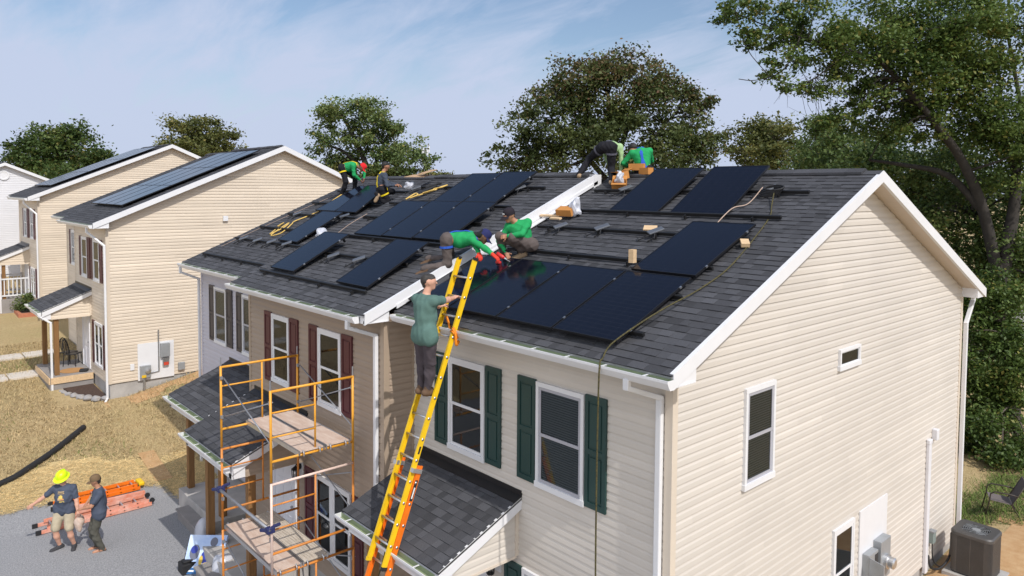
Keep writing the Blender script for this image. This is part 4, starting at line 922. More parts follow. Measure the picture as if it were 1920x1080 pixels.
def patio_chair(c, ang, lbl):
    o = thing('patio_chair', lbl, 'chair', c); q = Quaternion((0, 0, 1), R(ang)); c = Vector(c)
    def p(x, y, z): return c + q @ Vector((x, y, z))       # y forward
    s_ = MB(); s_.prism([p(-.24, .25, .42), p(-.24, -.20, .37), p(.24, -.20, .37), p(.24, .25, .42)], (0, 0, .015)); build(s_, 'seat', 'sling', o)
    b_ = MB(); b_.prism([p(-.24, -.20, .40), p(.24, -.20, .40), p(.24, -.44, .92), p(-.24, -.44, .92)], q @ Vector((0, -.012, .006))); build(b_, 'backrest', 'sling', o)
    for sg in (-1, 1):
        x = sg * .27
        build(MB().tube([p(x, .34, 0), p(x, .26, .40), p(x, .24, .58), p(x, .16, .64), p(x, -.15, .63), p(x, -.30, .60)], .016, 6), 'arm', 'brown_metal', o, smooth=True)
        build(MB().tube([p(x, -.40, 0), p(x, -.18, .38), p(x * .93, -.45, .93)], .016, 6), 'leg', 'brown_metal', o, smooth=True)
    return o
patio_chair((-.05, 13.2, -5.56), 112, 'brown sling patio chair on the grass behind the air-conditioning unit')
# ------------------------------------------------------------------ things on the ground in front
crumple('sack', (-11.75, -1.15, -5.68), (.23, .19, .33), 'stuffed white sack leaning on the porch post by the gravel', 'sack', 'plastic', seed=12, amp=.16, sub=4)
crumple('sack', (-9.95, -1.35, -5.70), (.24, .2, .30), 'stuffed white sack under the lower scaffold deck', 'sack', 'plastic', seed=14, amp=.16, sub=4)
mk('print_sky', (.28, .42, .74), .5, col2=(.62, .72, .88), vs=2.2); mk('print_blue', (.012, .03, .27), .5); mk('print_band', (.01, .10, .28), .5); mk('print_grey', (.12, .13, .18), .5); mk('print_yellow', (.6, .42, .05), .5)
bc = thing('printed_carton', 'blue-printed flat carton propped beside the scaffold leg', 'carton', (-10.55, -1.52, -5.97))
A0, U_, V_ = Vector((-10.72, -1.95, -5.93)), Vector((.50, .60, -.02)), Vector((-.33, .30, .62))
nn = U_.cross(V_).normalized() * -1
if nn.dot(Vector((.7, -.7, .2))) < 0: nn = -nn
def cp(u, v, d=0): return A0 + U_ * u + V_ * v + nn * d
build(MB().prism([cp(0, 0), cp(1, 0), cp(1, 1), cp(0, 1)], -nn * .10), 'box_body', 'print_sky', bc)
def blob(pts, m_, d): build(MB().poly([cp(u, v, d) for u, v in pts]), 'print', m_, bc)
def ell(cu, cv, a, b_): return [(cu + a * math.cos(t_), cv + b_ * math.sin(t_)) for t_ in np.linspace(0, 2 * math.pi, 20)[:-1]]
blob([(0, 0), (1, 0), (1, .16), (0, .16)], 'print_band', .003); blob(ell(.60, .43, .20, .21), 'print_blue', .003); blob(ell(.22, .55, .13, .2), 'print_grey', .003); blob(ell(.2, .62, .09, .1), 'print_blue', .005); blob(ell(.68, .82, .10, .12), 'print_grey', .003); blob(ell(.42, .34, .05, .13), 'print_yellow', .006); blob(ell(.62, .25, .14, .05), 'print_yellow', .007)
blob([(.08, .06), (.3, .06), (.3, .10), (.08, .10)], 'paper_white', .006); blob([(.52, .44), (.68, .44), (.68, .49), (.52, .49)], 'print_sky', .006)
tc_ = MB(); tc_.box(-10.95, -10.66, -1.95, -1.62, -5.96, -5.74); tc_.box(-10.9, -10.72, -1.9, -1.7, -5.74, -5.70); tagit(build(tc_, 'tool_case', 'black_rubber', None, bevel=.02), 'black tool case on the gravel beside the printed carton', 'tool case')
rope('drain_pipe', [(-17.2, -4.9, -5.62), (-17.66, -4.2, -5.57), (-17.89, -3.82, -5.54), (-18.32, -3.4, -5.49), (-18.78, -2.95, -5.43), (-19.38, -2.45, -5.36), (-20.25, -1.77, -5.26)], .085, 'black_rubber', 'black corrugated drain pipe curving across the dry lawn', 'pipe', 12)
# ------------------------------------------------------------------ around the sand-coloured house
GD = right_frame(-22.3)
mb_ = thing('meter_board', 'white board with electric meters and conduit on the sand-coloured gable', 'electric meter', (-22.2, .9, -5.0))
q = MB(); q.fbox(GD, .31, 1.49, -4.6, -3.32, .02, .04); build(q, 'back_board', 'trim_white', mb_)
q = MB(); q.fbox(GD, 1.03, 1.33, -3.86, -3.38, .04, .16); build(q, 'inverter_box', 'panel_grey', mb_, bevel=.01)
q = MB(); q.fbox(GD, 1.10, 1.30, -4.15, -3.9, .04, .14); build(q, 'switch_box', 'metal_grey', mb_); mk('tag_red', (.55, .06, .03), .5); mk('tag_yellow', (.7, .45, .02), .5)
q = MB(); q.fbox(GD, 1.12, 1.28, -4.16, -4.05, .14, .146); build(q, 'warning_tag', 'tag_red', mb_)
q = MB(); q.fbox(GD, .36, .70, -4.5, -4.08, .04, .15); build(q, 'meter_box', 'panel_grey', mb_, bevel=.01); q = MB(); q.lathe(GD(.6, -4.26, .15), [(.09, 0), (.09, .06), (0, .08)], 16, ax=(1, 0, 0)); build(q, 'dial', 'alu', mb_)
q = MB(); q.fbox(GD, .40, .54, -4.49, -4.40, .15, .156); build(q, 'warning_tag', 'tag_yellow', mb_)
q = MB(); q.tube([GD(.98, -2.9, .06), GD(.98, -4.35, .06), GD(.7, -4.38, .06)], .025, 6); q.tube([GD(.5, -4.5, .08), GD(.5, -5.1, .08)], .04, 6); build(q, 'conduit', 'metal_grey', mb_)
q = MB(); q.fbox(GD, 1.62, 1.84, -4.42, -4.15, .02, .12); tagit(build(q, 'junction_box', 'panel_grey', None, bevel=.015), 'pale grey box on the sand-coloured gable right of the meter board', 'electrical box')
q = MB(); q.fbox(GD, .07, .2, -4.2, -3.98, .02, .05); tagit(build(q, 'outlet_plate', 'trim_white', None, bevel=.01), 'small white outlet plate on the sand-coloured gable left of the meter board', 'outlet')
q = MB(); q.fbox(GD, 3.27, 3.45, .84, 1.03, .02, .10); tagit(build(q, 'vent_cover', 'trim_white', None, bevel=.01), 'small white vent cover high on the sand-coloured gable', 'vent')
mk('mulch', (.065, .038, .028), .95, var=.4, vs=25, bump=.9, bs=30); mk('stone', (.36, .33, .30), .9, col2=(.25, .25, .27), vs=3, bump=.3, bs=15); mk('brick', (.42, .16, .09), .85, var=.15, vs=6); mk('ball', (.85, .85, .86), .5); mk('doormat', (.42, .22, .08), .95, var=.15, vs=20)
bed = MB(); bed.prism([(-24.38, -.62, -5.02), (-24.35, -1.55, -5.02), (-23.6, -1.45, -5.05), (-22.7, -1.1, -5.1), (-22.35, -.6, -5.1)], (0, 0, .07)); build(bed, 'mulch_bed', 'mulch', None, kind='structure')
for k, (x, y, s_) in enumerate(((-24.2, -1.62, .11), (-23.95, -1.6, .12), (-23.65, -1.52, .13), (-23.35, -1.42, .15), (-23.02, -1.3, .15), (-22.72, -1.15, .19), (-22.42, -.95, .17), (-22.3, -.72, .14))):
    o = crumple('edging_stone', (x, y, -5.02), (s_, s_ * .8, s_ * .6), ['small flat stone at the porch end of the mulch bed edge', 'flat stone second from the porch along the mulch bed edge', 'flat stone third from the porch along the mulch bed edge', 'grey stone midway along the mulch bed edge', 'bluish grey stone near the outer corner of the mulch bed', 'big pale rounded stone, largest of the mulch bed edge', 'stone by the downspout at the house corner', 'stone tucked against the house corner'][k], 'stone', 'stone', seed=40 + k, amp=.2, sub=3)
    o['group'] = 'stones edging the mulch bed'
tagit(build(MB().lathe((-24.62, -1.36, -4.99), [(.11 * math.sin(a), .11 - .11 * math.cos(a)) for a in np.linspace(0, math.pi, 12)], 16), 'ball', 'ball', None, smooth=True), 'white ball on the dry lawn in front of the mulch bed', 'ball')
tagit(build(MB().lathe((-25.0, -1.15, -4.515), [(0, 0), (.40, 0), (.40, .012), (0, .012)], 20), 'doormat', 'doormat', None), 'round tan mat on the porch of the sand-coloured house', 'mat')
sh_o = MB(); sh_o.beam((-24.75, -.95, -4.47), (-24.62, -.7, -4.47), .1, .08); sh_o.beam((-24.6, -1.0, -4.47), (-24.48, -.76, -4.47), .1, .08); tagit(build(sh_o, 'shoes', 'black_rubber', None, bevel=.03), 'pair of dark shoes beside the round mat', 'shoes')
def porch_chair(c, ang, lbl):
    o = thing('porch_chair', lbl, 'chair', c, 'dark chairs on the porch of the sand-coloured house'); q = Quaternion((0, 0, 1), R(ang)); c = Vector(c)
    p = lambda x, y, z: c + q @ Vector((x, y, z))
    build(MB().prism([p(-.22, .22, .43), p(-.22, -.2, .42), p(.22, -.2, .42), p(.22, .22, .43)], (0, 0, .03)), 'seat', 'black_metal', o)
    b_ = MB(); b_.tube([p(.2 * math.cos(a), -.22 - .08 * math.sin(a), .45 + .5 * math.sin(a)) for a in np.linspace(0, math.pi, 9)], .018, 6)
    for x in (-.1, 0, .1): b_.tube([p(x, -.22, .45), p(x, -.28, .88)], .01, 5)
    build(b_, 'backrest', 'black_metal', o)
    for x in (-.2, .2):
        for y in (-.2, .2): build(MB().tube([p(x, y, .43), p(x * 1.1, y * 1.15, 0)], .016, 5), 'leg', 'black_metal', o)
porch_chair((-26.3, -1.0, -4.52), -60, 'dark round-backed chair at the far end of the sand-coloured porch'); porch_chair((-25.9, -.95, -4.52), -40, 'low dark chair by the door of the sand-coloured house')
pb = MB()
for (x0, x1, y0, y1) in ((-39.7, -37.45, -1.02, -.86), (-37.6, -37.45, -.86, .2), (-39.85, -39.7, -1.02, -.3)): pb.box(x0, x1, y0, y1, -4.6, -4.13)
pbo = thing('brick_planter', 'low red brick planter below the white railing', 'planter', (-38.6, -.4, -4.4)); build(pb, 'brick_edge', 'brick', pbo); build(MB().box(-39.7, -37.6, -.86, .2, -4.5, -4.2), 'soil', 'mulch', pbo)
# ------------------------------------------------------------------ people: bodies grown as one smooth surface from a posed skeleton
def _rc(P, a, b, ra, rb):            # distance to a round cone
    ba = b - a; L2 = max(float(ba @ ba), 1e-9)
    t_ = np.clip(((P - a) @ ba) / L2, 0, 1)
    return np.linalg.norm(P - a - t_[..., None] * ba, axis=-1) - (ra + (rb - ra) * t_)
class Sdf:
    def __init__(s): s.p = []
    def add(s, a, b, ra, rb=None, k=.03, sc=None):
        s.p.append((np.array(a, float), np.array(b, float), ra, ra if rb is None else rb, k, sc)); return s
    def grid(s, h, noise=0, seed=0):
        pts = np.array([q for p in s.p for q in (p[0], p[1])]); rm = max(max(p[2], p[3]) for p in s.p) + .07
        lo, hi = pts.min(0) - rm, pts.max(0) + rm; n = np.ceil((hi - lo) / h).astype(int) + 1
        D = np.full(n, 1.0, np.float32); ax = [lo[i] + h * np.arange(n[i]) for i in range(3)]
        for a, b, ra, rb, k, sc in s.p:
            m_ = max(ra, rb) + .06
            i0 = np.clip(np.floor((np.minimum(a, b) - m_ - lo) / h).astype(int), 0, n); i1 = np.clip(np.ceil((np.maximum(a, b) + m_ - lo) / h).astype(int) + 1, 0, n)
            G = np.stack(np.meshgrid(*[ax[i][i0[i]:i1[i]] for i in range(3)], indexing='ij'), -1)
            d = _rc(G, a, b, ra, rb); sl = tuple(slice(i0[i], i1[i]) for i in range(3)); o = D[sl]
            q = np.clip(.5 + .5 * (o - d) / k, 0, 1); D[sl] = o * (1 - q) + d * q - k * q * (1 - q)
        if noise:
            r_ = np.random.default_rng(seed); G = np.stack(np.meshgrid(*ax, indexing='ij'), -1).astype(np.float32); w_ = 0
            for f_ in (16, 27, 41):
                v = r_.normal(size=3); v /= np.linalg.norm(v); u_ = r_.normal(size=3) * 9
                w_ = w_ + np.abs(np.sin(f_ * (G @ v) + 1.3 * np.sin(G @ u_))) * 16 / f_
            D = D + noise * (w_ - 1.0)
        return D, lo, h
def surfnet(D, lo, h):
    s = D < 0; c = np.zeros(np.array(D.shape) - 1, np.int8)
    X, Y, Z = c.shape; cor = [(i, j, k) for i in (0, 1) for j in (0, 1) for k in (0, 1)]
    for i, j, k in cor: c += s[i:i + X, j:j + Y, k:k + Z]
    act = np.argwhere((c > 0) & (c < 8)); idx = -np.ones(c.shape, np.int64); idx[tuple(act.T)] = np.arange(len(act))
    V = np.zeros((len(act), 3)); cnt = np.zeros(len(act))
    for a in cor:
        for ax in range(3):
            if a[ax]: continue
            b = list(a); b[ax] = 1
            da = D[tuple((act + a).T)]; db = D[tuple((act + b).T)]; m_ = (da < 0) != (db < 0)
            t_ = np.where(m_, da / np.where(m_, da - db, 1), 0); p = np.tile(np.array(a, float), (len(act), 1)); p[:, ax] += t_
            V[m_] += p[m_]; cnt[m_] += 1
    V = lo + h * (act + V / np.maximum(cnt, 1)[:, None]); F = []
    for ax in range(3):
        u_, w_ = (ax + 1) % 3, (ax + 2) % 3; n = np.array(D.shape)
        sl0 = [slice(1, -1)] * 3; sl0[ax] = slice(0, -1); sl1 = [slice(1, -1)] * 3; sl1[ax] = slice(1, None)
        A, B = s[tuple(sl0)], s[tuple(sl1)]
        for cond, flip in ((A & ~B, False), (~A & B, True)):
            e = np.argwhere(cond) + 1; e[:, ax] -= 1
            if not len(e): continue
            du = np.zeros(3, int); du[u_] = 1; dw = np.zeros(3, int); dw[w_] = 1
            q = np.stack([idx[tuple((e - du - dw).T)], idx[tuple((e - dw).T)], idx[tuple(e.T)], idx[tuple((e - du).T)]], 1)
            F.append(q[:, ::-1] if flip else q)
    return V, np.concatenate(F)
def sdf_mesh(name, sdf, h, mats, parent, noise=0, seed=0, extra=None, smooth=True):
    V, F = surfnet(*sdf.grid(h, noise, seed))
    M_ = np.zeros(len(F), int)
    if extra:
        for V2, F2, mi in extra: F = np.concatenate([F, F2 + len(V)]); V = np.concatenate([V, V2]); M_ = np.concatenate([M_, np.full(len(F2), mi)])
    off = root_of(parent).location - Vector((0, 0, EZ)); V = V - np.array(off)
    me = bpy.data.meshes.new(name); me.vertices.add(len(V)); me.vertices.foreach_set('co', V.astype(np.float32).ravel())
    me.loops.add(len(F) * 4); me.loops.foreach_set('vertex_index', F.astype(np.int32).ravel()); me.polygons.add(len(F)); me.polygons.foreach_set('loop_start', np.arange(0, len(F) * 4, 4, dtype=np.int32))
    me.polygons.foreach_set('use_smooth', [smooth] * len(F)); me.polygons.foreach_set('material_index', M_.astype(np.int32)); me.update(calc_edges=True); me.validate()
    return link_mesh(name, me, mats if isinstance(mats, list) else [mats], parent, None)
nrm = lambda v: np.array(v, float) / max(np.linalg.norm(v), 1e-9)
def ik(a, c, l1, l2, pole):
    a, c = np.array(a, float), np.array(c, float); d = c - a; L = np.linalg.norm(d); mxl = (l1 + l2) * .998
    if L > mxl: c = a + d / L * mxl; L = mxl; d = c - a
    x = (l1 * l1 - l2 * l2 + L * L) / (2 * L); hh = math.sqrt(max(l1 * l1 - x * x, 0)); u = d / L; p = np.array(pole, float); p = nrm(p - u * (p @ u))
    return a + u * x + p * hh, c
for k_, c_ in dict(skin_fair=(.60, .33, .235), skin_tan=(.42, .21, .13), skin_brown=(.22, .11, .07), lip=(.35, .12, .09)).items(): mk(k_, c_, .55, spec=.4, var=.06, vs=14)
mk('eye_dark', (.02, .014, .012), .3); mk('hair_black', (.012, .010, .009), .6, var=.3, vs=40, bump=.5, bs=90); mk('hair_grey', (.055, .048, .043), .65, col2=(.016, .013, .012), vs=50, bump=.5, bs=90)
for k_, c_ in dict(cloth_green=(.018, .30, .095), cloth_lime=(.36, .52, .27), cloth_navy=(.068, .082, .118), cloth_slate=(.055, .068, .095), cloth_teal=(.095, .17, .15), cloth_brown=(.105, .085, .08), cloth_charcoal=(.075, .062, .072), cloth_black=(.012, .012, .016), cloth_khaki=(.42, .36, .26), cloth_olive=(.085, .082, .068), cap_navy=(.022, .026, .10), cap_red=(.62, .02, .025), cap_black=(.02, .016, .022), cap_brown=(.16, .105, .06), glove_red=(.60, .05, .03), boot_tan=(.34, .24, .15), boot_brown=(.13, .08, .05), shoe_grey=(.05, .05, .055), sandal=(.09, .055, .04), strap_yellow=(.72, .55, .02), strap_blue=(.03, .10, .48), strap_grey=(.10, .10, .13), print_tan=(.50, .36, .20), print_gold=(.60, .45, .12), print_rust=(.5, .25, .1)).items():
    mk(k_, c_, .85, spec=.25, var=.12, vs=9, bump=.12, bs=160)
mk('hat_lime', (.68, .95, .01), .35, spec=.5)
def hand_mesh(W_, D, PN, side, curl, glove=0.0):
    """palm, four unequal bent fingers and a thumb leaving the side of the palm. W_ wrist, D hand direction, PN palm normal"""
    D = nrm(D); PN = nrm(np.array(PN, float) - D * (np.array(PN, float) @ D)); S_ = np.cross(D, PN) * side; s = Sdf(); g = glove
    W_ = np.array(W_, float); s.add(W_ - D * .03, W_ + D * .01, .026 + g, .027 + g)
    for o in (-.028, -.010, .010, .028): s.add(W_ + S_ * o * .7, W_ + D * .078 + S_ * o, .0145 + g, .0125 + g, k=.012)
    for i, (o, L) in enumerate(((.030, .070), (.010, .080), (-.010, .075), (-.029, .058))):
        p = W_ + D * .080 + S_ * o; d = D.copy(); r_ = .0095 + g
        for j, f_ in enumerate((.45, .32, .23)):
            a = curl * (.5 if j == 0 else .8); d = nrm(d * math.cos(a) + PN * math.sin(a)); q = p + d * L * f_; s.add(p, q, r_, r_ - .0008, k=.004); p = q; r_ -= .0008
    p = W_ + D * .028 + S_ * .026; d = nrm(D * .62 + S_ * .72 + PN * .25)
    for L in (.036, .030, .024):
        q = p + d * L; s.add(p, q, .0115 + g, .0105 + g, k=.008); p = q; d = nrm(d + D * .35 + PN * (.3 + curl * .4))
    return surfnet(*s.grid(.0052))
def person(label, P, N_, H, R_, hr, hl, per, pel, ar, al_, pkr, pkl, tr, tl, s=1.0, HR=None, face=None, fup=None, skin='skin_tan', hair='hair_black', hairlong=False, shirt='cloth_green', sleeve='long', pants='cloth_brown', short=False, boots='boot_tan', gloves=None,
           cap=None, harness=None, curl=(.5, .5), hd=(None, None), pn=(None, None), prints=False, belt=None, girth=1.0, group=None, sandals=False):
    P, N_, H = np.array(P, float), np.array(N_, float), np.array(H, float)
    up = nrm(N_ - P); rt = nrm(np.array(R_, float) - up * (np.array(R_, float) @ up) * .6); fw = nrm(np.cross(up, rt)); hrx = nrm(HR if HR is not None else R_)
    shr, shl = N_ - up * .055 * s + rt * .185 * s, N_ - up * .055 * s - rt * .185 * s
    hpr, hpl = P + hrx * .095 * s - up * .02, P - hrx * .095 * s - up * .02
    er, wr = ik(shr, hr, .29 * s, .255 * s, per); el, wl = ik(shl, hl, .29 * s, .255 * s, pel)
    kr, ar = ik(hpr, ar, .435 * s, .42 * s, pkr); kl, al_ = ik(hpl, al_, .435 * s, .42 * s, pkl)
    tr, tl = nrm(tr), nrm(tl); base_ = min(ar[2], al_[2]) - .09
    o = thing('person', label, 'person', (P[0], P[1], base_), group)
    fd = nrm(face) if face is not None else fw; hu = nrm(H - N_) if fup is None else nrm(fup); hu = nrm(hu - fd * (hu @ fd)); hs = np.cross(fd, hu)
    B = Sdf(); g = girth
    def torso(S_, e=0.0, sl=None):
        mid = P + (N_ - P) * .45 + fw * .012
        if e == 0: S_.add(hpr + up * .03, hpl + up * .03, .10 * s * g + e, k=.05)
        S_.add(P if e == 0 or sleeve != 'long' else P + up * .10, mid, .118 * s * g + e, .122 * s * g + e, k=.06); S_.add(mid, N_ - up * .13 * s, .122 * s * g + e, .112 * s + e, k=.06)
        S_.add(mid + fw * .02 + rt * .04, mid + fw * .02 - rt * .04, .10 * s * g + e, k=.06)
        S_.add(N_ - up * .14 * s + rt * .075 * s, N_ - up * .14 * s - rt * .075 * s, .098 * s + e, k=.06); S_.add(shr - rt * .02, shl + rt * .02, .058 * s + e, k=.07)
        S_.add(N_ - up * .09 * s, N_ - up * .01, .085 * s + e, .052 * s + e * .6, k=.05)
    def arm(S_, a, b, c, e=0.0, stop=1.0):
        S_.add(a, b, .052 * s + e, .042 * s + e, k=.04)
        if stop >= 1: S_.add(b, b + (c - b) * .35, .042 * s + e, .041 * s + e, k=.02); S_.add(b + (c - b) * .3, c, .041 * s + e, .027 * s + e, k=.02)
    def leg(S_, a, b, c, e=0.0, f_=1.0):
        S_.add(a, b, .088 * s * min(g, 1.1) + e, .060 * s + e, k=.05)
        if f_ >= 1:
            back = nrm(np.cross(hrx, nrm(c - b))); S_.add(b, b + (c - b) * .4 + back * .018, .056 * s + e, .057 * s + e, k=.03); S_.add(b + (c - b) * .38 + back * .018, c, .056 * s + e, .036 * s + e, k=.03)
    torso(B); arm(B, shr, er, wr); arm(B, shl, el, wl); leg(B, hpr, kr, ar); leg(B, hpl, kl, al_)
    for a, d in ((ar, tr), (al_, tl)):
        dn = nrm(np.array([0, 0, -1.0]) - d * (-d[2])); B.add(a, a + dn * .04, .038 * s, .036 * s); B.add(a + dn * .045 - d * .035, a + dn * .055 + d * .17 * s, .036 * s, .027 * s, k=.03); B.add(a + dn * .05 + d * .1, a + dn * .058 + d * .17 + np.cross(d, dn) * .015, .034 * s, .025 * s, k=.02)
    # neck and head: skull, jaw, brow, nose, ears, chin
    B.add(N_ - up * .03, H - hu * .05, .054 * s, .052 * s, k=.03)
    B.add(H + hu * .025 - fd * .022, H + hu * .02 + fd * .025, .086, .082, k=.03); B.add(H - hu * .02 + fd * .03, H - hu * .085 + fd * .062, .062, .034, k=.04)
    B.add(H + hu * .022 + fd * .088 + hs * .03, H + hu * .022 + fd * .088 - hs * .03, .014, k=.02); B.add(H + hu * .008 + fd * .098, H - hu * .032 + fd * .120, .009, .014, k=.012)
    B.add(H - hu * .06 + fd * .088 + hs * .012, H - hu * .06 + fd * .088 - hs * .012, .010, k=.012)
    for q in (1, -1): B.add(H + hu * .01 + hs * q * .082 - fd * .008, H - hu * .03 + hs * q * .080 - fd * .002, .013, .009, k=.008)
    ext = []
    def blob(c, r_, mi, st=None):
        e = Sdf(); e.add(c if st is None else c - st, c if st is None else c + st, r_); V, F = surfnet(*e.grid(.004)); ext.append((V, F, mi))
    for q in (1, -1): blob(H + hu * .002 + fd * .087 + hs * q * .032, .0095, 1)
    blob(H - hu * .058 + fd * .097, .0055, 2, hs * .018)
    if not gloves:
        for w_, e_, sd, cu, hd_, pn_ in ((wr, er, 1, curl[0], hd[0], pn[0]), (wl, el, -1, curl[1], hd[1], pn[1])):
            d = nrm(w_ - e_) if hd_ is None else nrm(hd_); V, F = hand_mesh(w_, d, pn_ if pn_ is not None else nrm(np.cross(d, rt)) * 1.0 + fw * .01, sd, cu); ext.append((V, F, 0))
    body = sdf_mesh('body', B, .0125, [skin, 'eye_dark', 'lip'], o, extra=ext); body['label'] = 'bare skin and face of the figure' if False else body.get('label', 'head, arms and skin of the figure')
    sd_ = abs(hash(label)) % 997 if False else int(sum(map(ord, label))) % 997
    T = Sdf()
    torso(T, .016)
    for a, b, c in ((shr, er, wr), (shl, el, wl)):
        if sleeve == 'long': arm(T, a, b, c - nrm(c - b) * .02, .013)
        else: T.add(a, a + (b - a) * .68, .070 * s, .066 * s, k=.04)
    if sleeve != 'long': T.add(hpr + up * .04, hpl + up * .04, .118 * s * g, k=.05); T.add(hpr - up * .05, hpl - up * .05, .121 * s * g, k=.05)
    so_ = sdf_mesh('shirt', T, .0125, shirt, o, noise=.009, seed=sd_)
    L = Sdf(); hb = .116 if sleeve == 'long' else .098; L.add(hpr + up * .02, hpl + up * .02, hb * s * g, k=.05)
    if sleeve == 'long': L.add(P, P + up * .07, .128 * s * g, .122 * s * g, k=.05)
    for a, b, c in ((hpr, kr, ar), (hpl, kl, al_)):
        if short: L.add(a, b - (b - a) * .08, .112 * s, .094 * s, k=.05)
        else: leg(L, a, b, c + nrm(c - b) * .03, .020)
    sdf_mesh('trousers' if not short else 'shorts', L, .0125, pants, o, noise=.011, seed=sd_ + 1)
    for a, d, kk in ((ar, tr, kr), (al_, tl, kl)):
        dn = nrm(np.array([0, 0, -1.0]) - d * (-d[2])); F_ = Sdf()
        if sandals:
            F_.add(a + dn * .075 - d * .05, a + dn * .08 + d * .17, .030, .030, k=.03); F_.add(a + dn * .02 + d * .06 + np.cross(d, dn) * .035, a + dn * .02 + d * .06 - np.cross(d, dn) * .035, .016, k=.02)
        else:
            F_.add(a - nrm(a - kk) * (.06 if not short else .0), a + dn * .03, .050 * s, .050 * s); F_.add(a + dn * .046 - d * .045, a + dn * .050 + d * .17, .050, .045, k=.03); F_.add(a + dn * .055, a + dn * .056 + d * .18, .046, .042, k=.02)
        sdf_mesh('sandal' if sandals else 'boot', F_, .011, boots, o)
    if gloves:
        for w_, e_, sd, cu, hd_, pn_ in ((wr, er, 1, curl[0], hd[0], pn[0]), (wl, el, -1, curl[1], hd[1], pn[1])):
            d = nrm(w_ - e_) if hd_ is None else nrm(hd_); V, F = hand_mesh(w_, d, pn_ if pn_ is not None else fw, sd, cu, .004); Gs = Sdf(); Gs.add(w_ - d * .05, w_, .036, .032); sdf_mesh('glove', Gs, .01, gloves, o, extra=[(V, F, 0)])
    if hair:
        Hh = Sdf(); Hh.add(H + hu * .038 - fd * .03, H + hu * .036 + fd * .026, .087, .080, k=.03); Hh.add(H + hu * .0 - fd * .05, H - hu * .045 - fd * .052, .062, .045, k=.03)
        if hairlong: Hh.add(H - hu * .02 - fd * .06, N_ - up * .04 - fw * .06, .06, .045, k=.04)
        sdf_mesh('hair', Hh, .0115, hair, o, noise=.004, seed=3)
    if cap:
        kind, cm_ = cap; c = MB(); ctr = Vector(H + hu * .035 - fd * .004); X_, Y_, Z_ = Vector(hs), Vector(fd), Vector(hu); n = 20
        dome = [(1.0, -.02), (1.0, .02), (.93, .055), (.74, .085), (.42, .102), (.06, .108)]; rx, ry = (.098, .112) if kind != 'hard' else (.112, .130); hk = 1.0 if kind != 'hard' else 1.12; i0 = len(c.v)
        for f_, z in dome:
            for q in range(n): a = 2 * math.pi * q / n; c.v.append(tuple(ctr + X_ * rx * f_ * math.cos(a) + Y_ * ry * f_ * math.sin(a) + Z_ * z * hk))
        for j in range(len(dome) - 1):
            for q in range(n): a, b = i0 + j * n + q, i0 + j * n + (q + 1) % n; c.f.append((a, b, b + n, a + n)); c.m.append(0); c.t.append(.5)
        c.f.append(tuple(i0 + (len(dome) - 1) * n + q for q in range(n))); c.m.append(0); c.t.append(.5)
        co = build(c, 'cap' if kind != 'hard' else 'hard_hat', cm_, o, smooth=True)
        b_ = MB()
        if kind == 'hard':
            for q in range(28):
                a0, a1 = 2 * math.pi * q / 28, 2 * math.pi * (q + 1) / 28
                def pt(a, k_, dz_): f2 = 1 + (k_ * (.30 + .16 * max(0, math.sin(a)))); return ctr + X_ * rx * f2 * math.cos(a) + Y_ * ry * f2 * math.sin(a) + Z_ * (dz_ - .02 * k_)
                b_.poly([pt(a0, 0, -.012), pt(a1, 0, -.012), pt(a1, 1, -.012), pt(a0, 1, -.012)]); b_.poly([pt(a0, 0, -.024), pt(a0, 1, -.024), pt(a1, 1, -.024), pt(a1, 0, -.024)]); b_.poly([pt(a0, 1, -.024), pt(a0, 1, -.012), pt(a1, 1, -.012), pt(a1, 1, -.024)])
            b_.tube([ctr + Y_ * ry * f_ + Z_ * (z * hk + .006) for f_, z in dome] + [ctr - Y_ * ry * f_ + Z_ * (z * hk + .006) for f_, z in dome[::-1]], .012, 6)
        else:
            sg = -1 if kind == 'back' else 1; m2 = 8
            for q in range(m2):
                a0, a1 = R(28 + 124 * q / m2), R(28 + 124 * (q + 1) / m2)
                def pb(a, k_, z): e2 = k_ * .085 * math.sin(a) ** .7; return ctr + X_ * rx * math.cos(a) + Y_ * sg * (ry * math.sin(a) + e2) + Z_ * (z - .015 - .028 * k_ * (1.2 - math.sin(a)) - .018 * k_)
                b_.hexa([pb(a0, 0, -.006), pb(a1, 0, -.006), pb(a1, 1, -.006), pb(a0, 1, -.006), pb(a0, 0, 0), pb(a1, 0, 0), pb(a1, 1, 0), pb(a0, 1, 0)])
        build(b_, 'brim', cm_, co)
        if kind == 'logo':
            l_ = MB(); 
            for q in range(4): l_.beam(ctr + X_ * (-.026 + .017 * q) + Y_ * (ry + .003) + Z_ * .022, ctr + X_ * (-.026 + .017 * q) + Y_ * (ry - .002) + Z_ * .042, .011, .004, up=fd)
            build(l_, 'cap_mark', 'paper_white', co)
    def surf(c, d, S_=T, off=.014):      # point on the shirt in direction d from c
        ts = np.linspace(0, .40, 81); pts_ = c + ts[:, None] * d; dd = np.min(np.stack([_rc(pts_, p[0], p[1], p[2], p[3]) for p in S_.p]), 0); ins = np.where(dd < 0)[0]
        return c + d * (ts[ins[-1]] if len(ins) else .1) + d * off
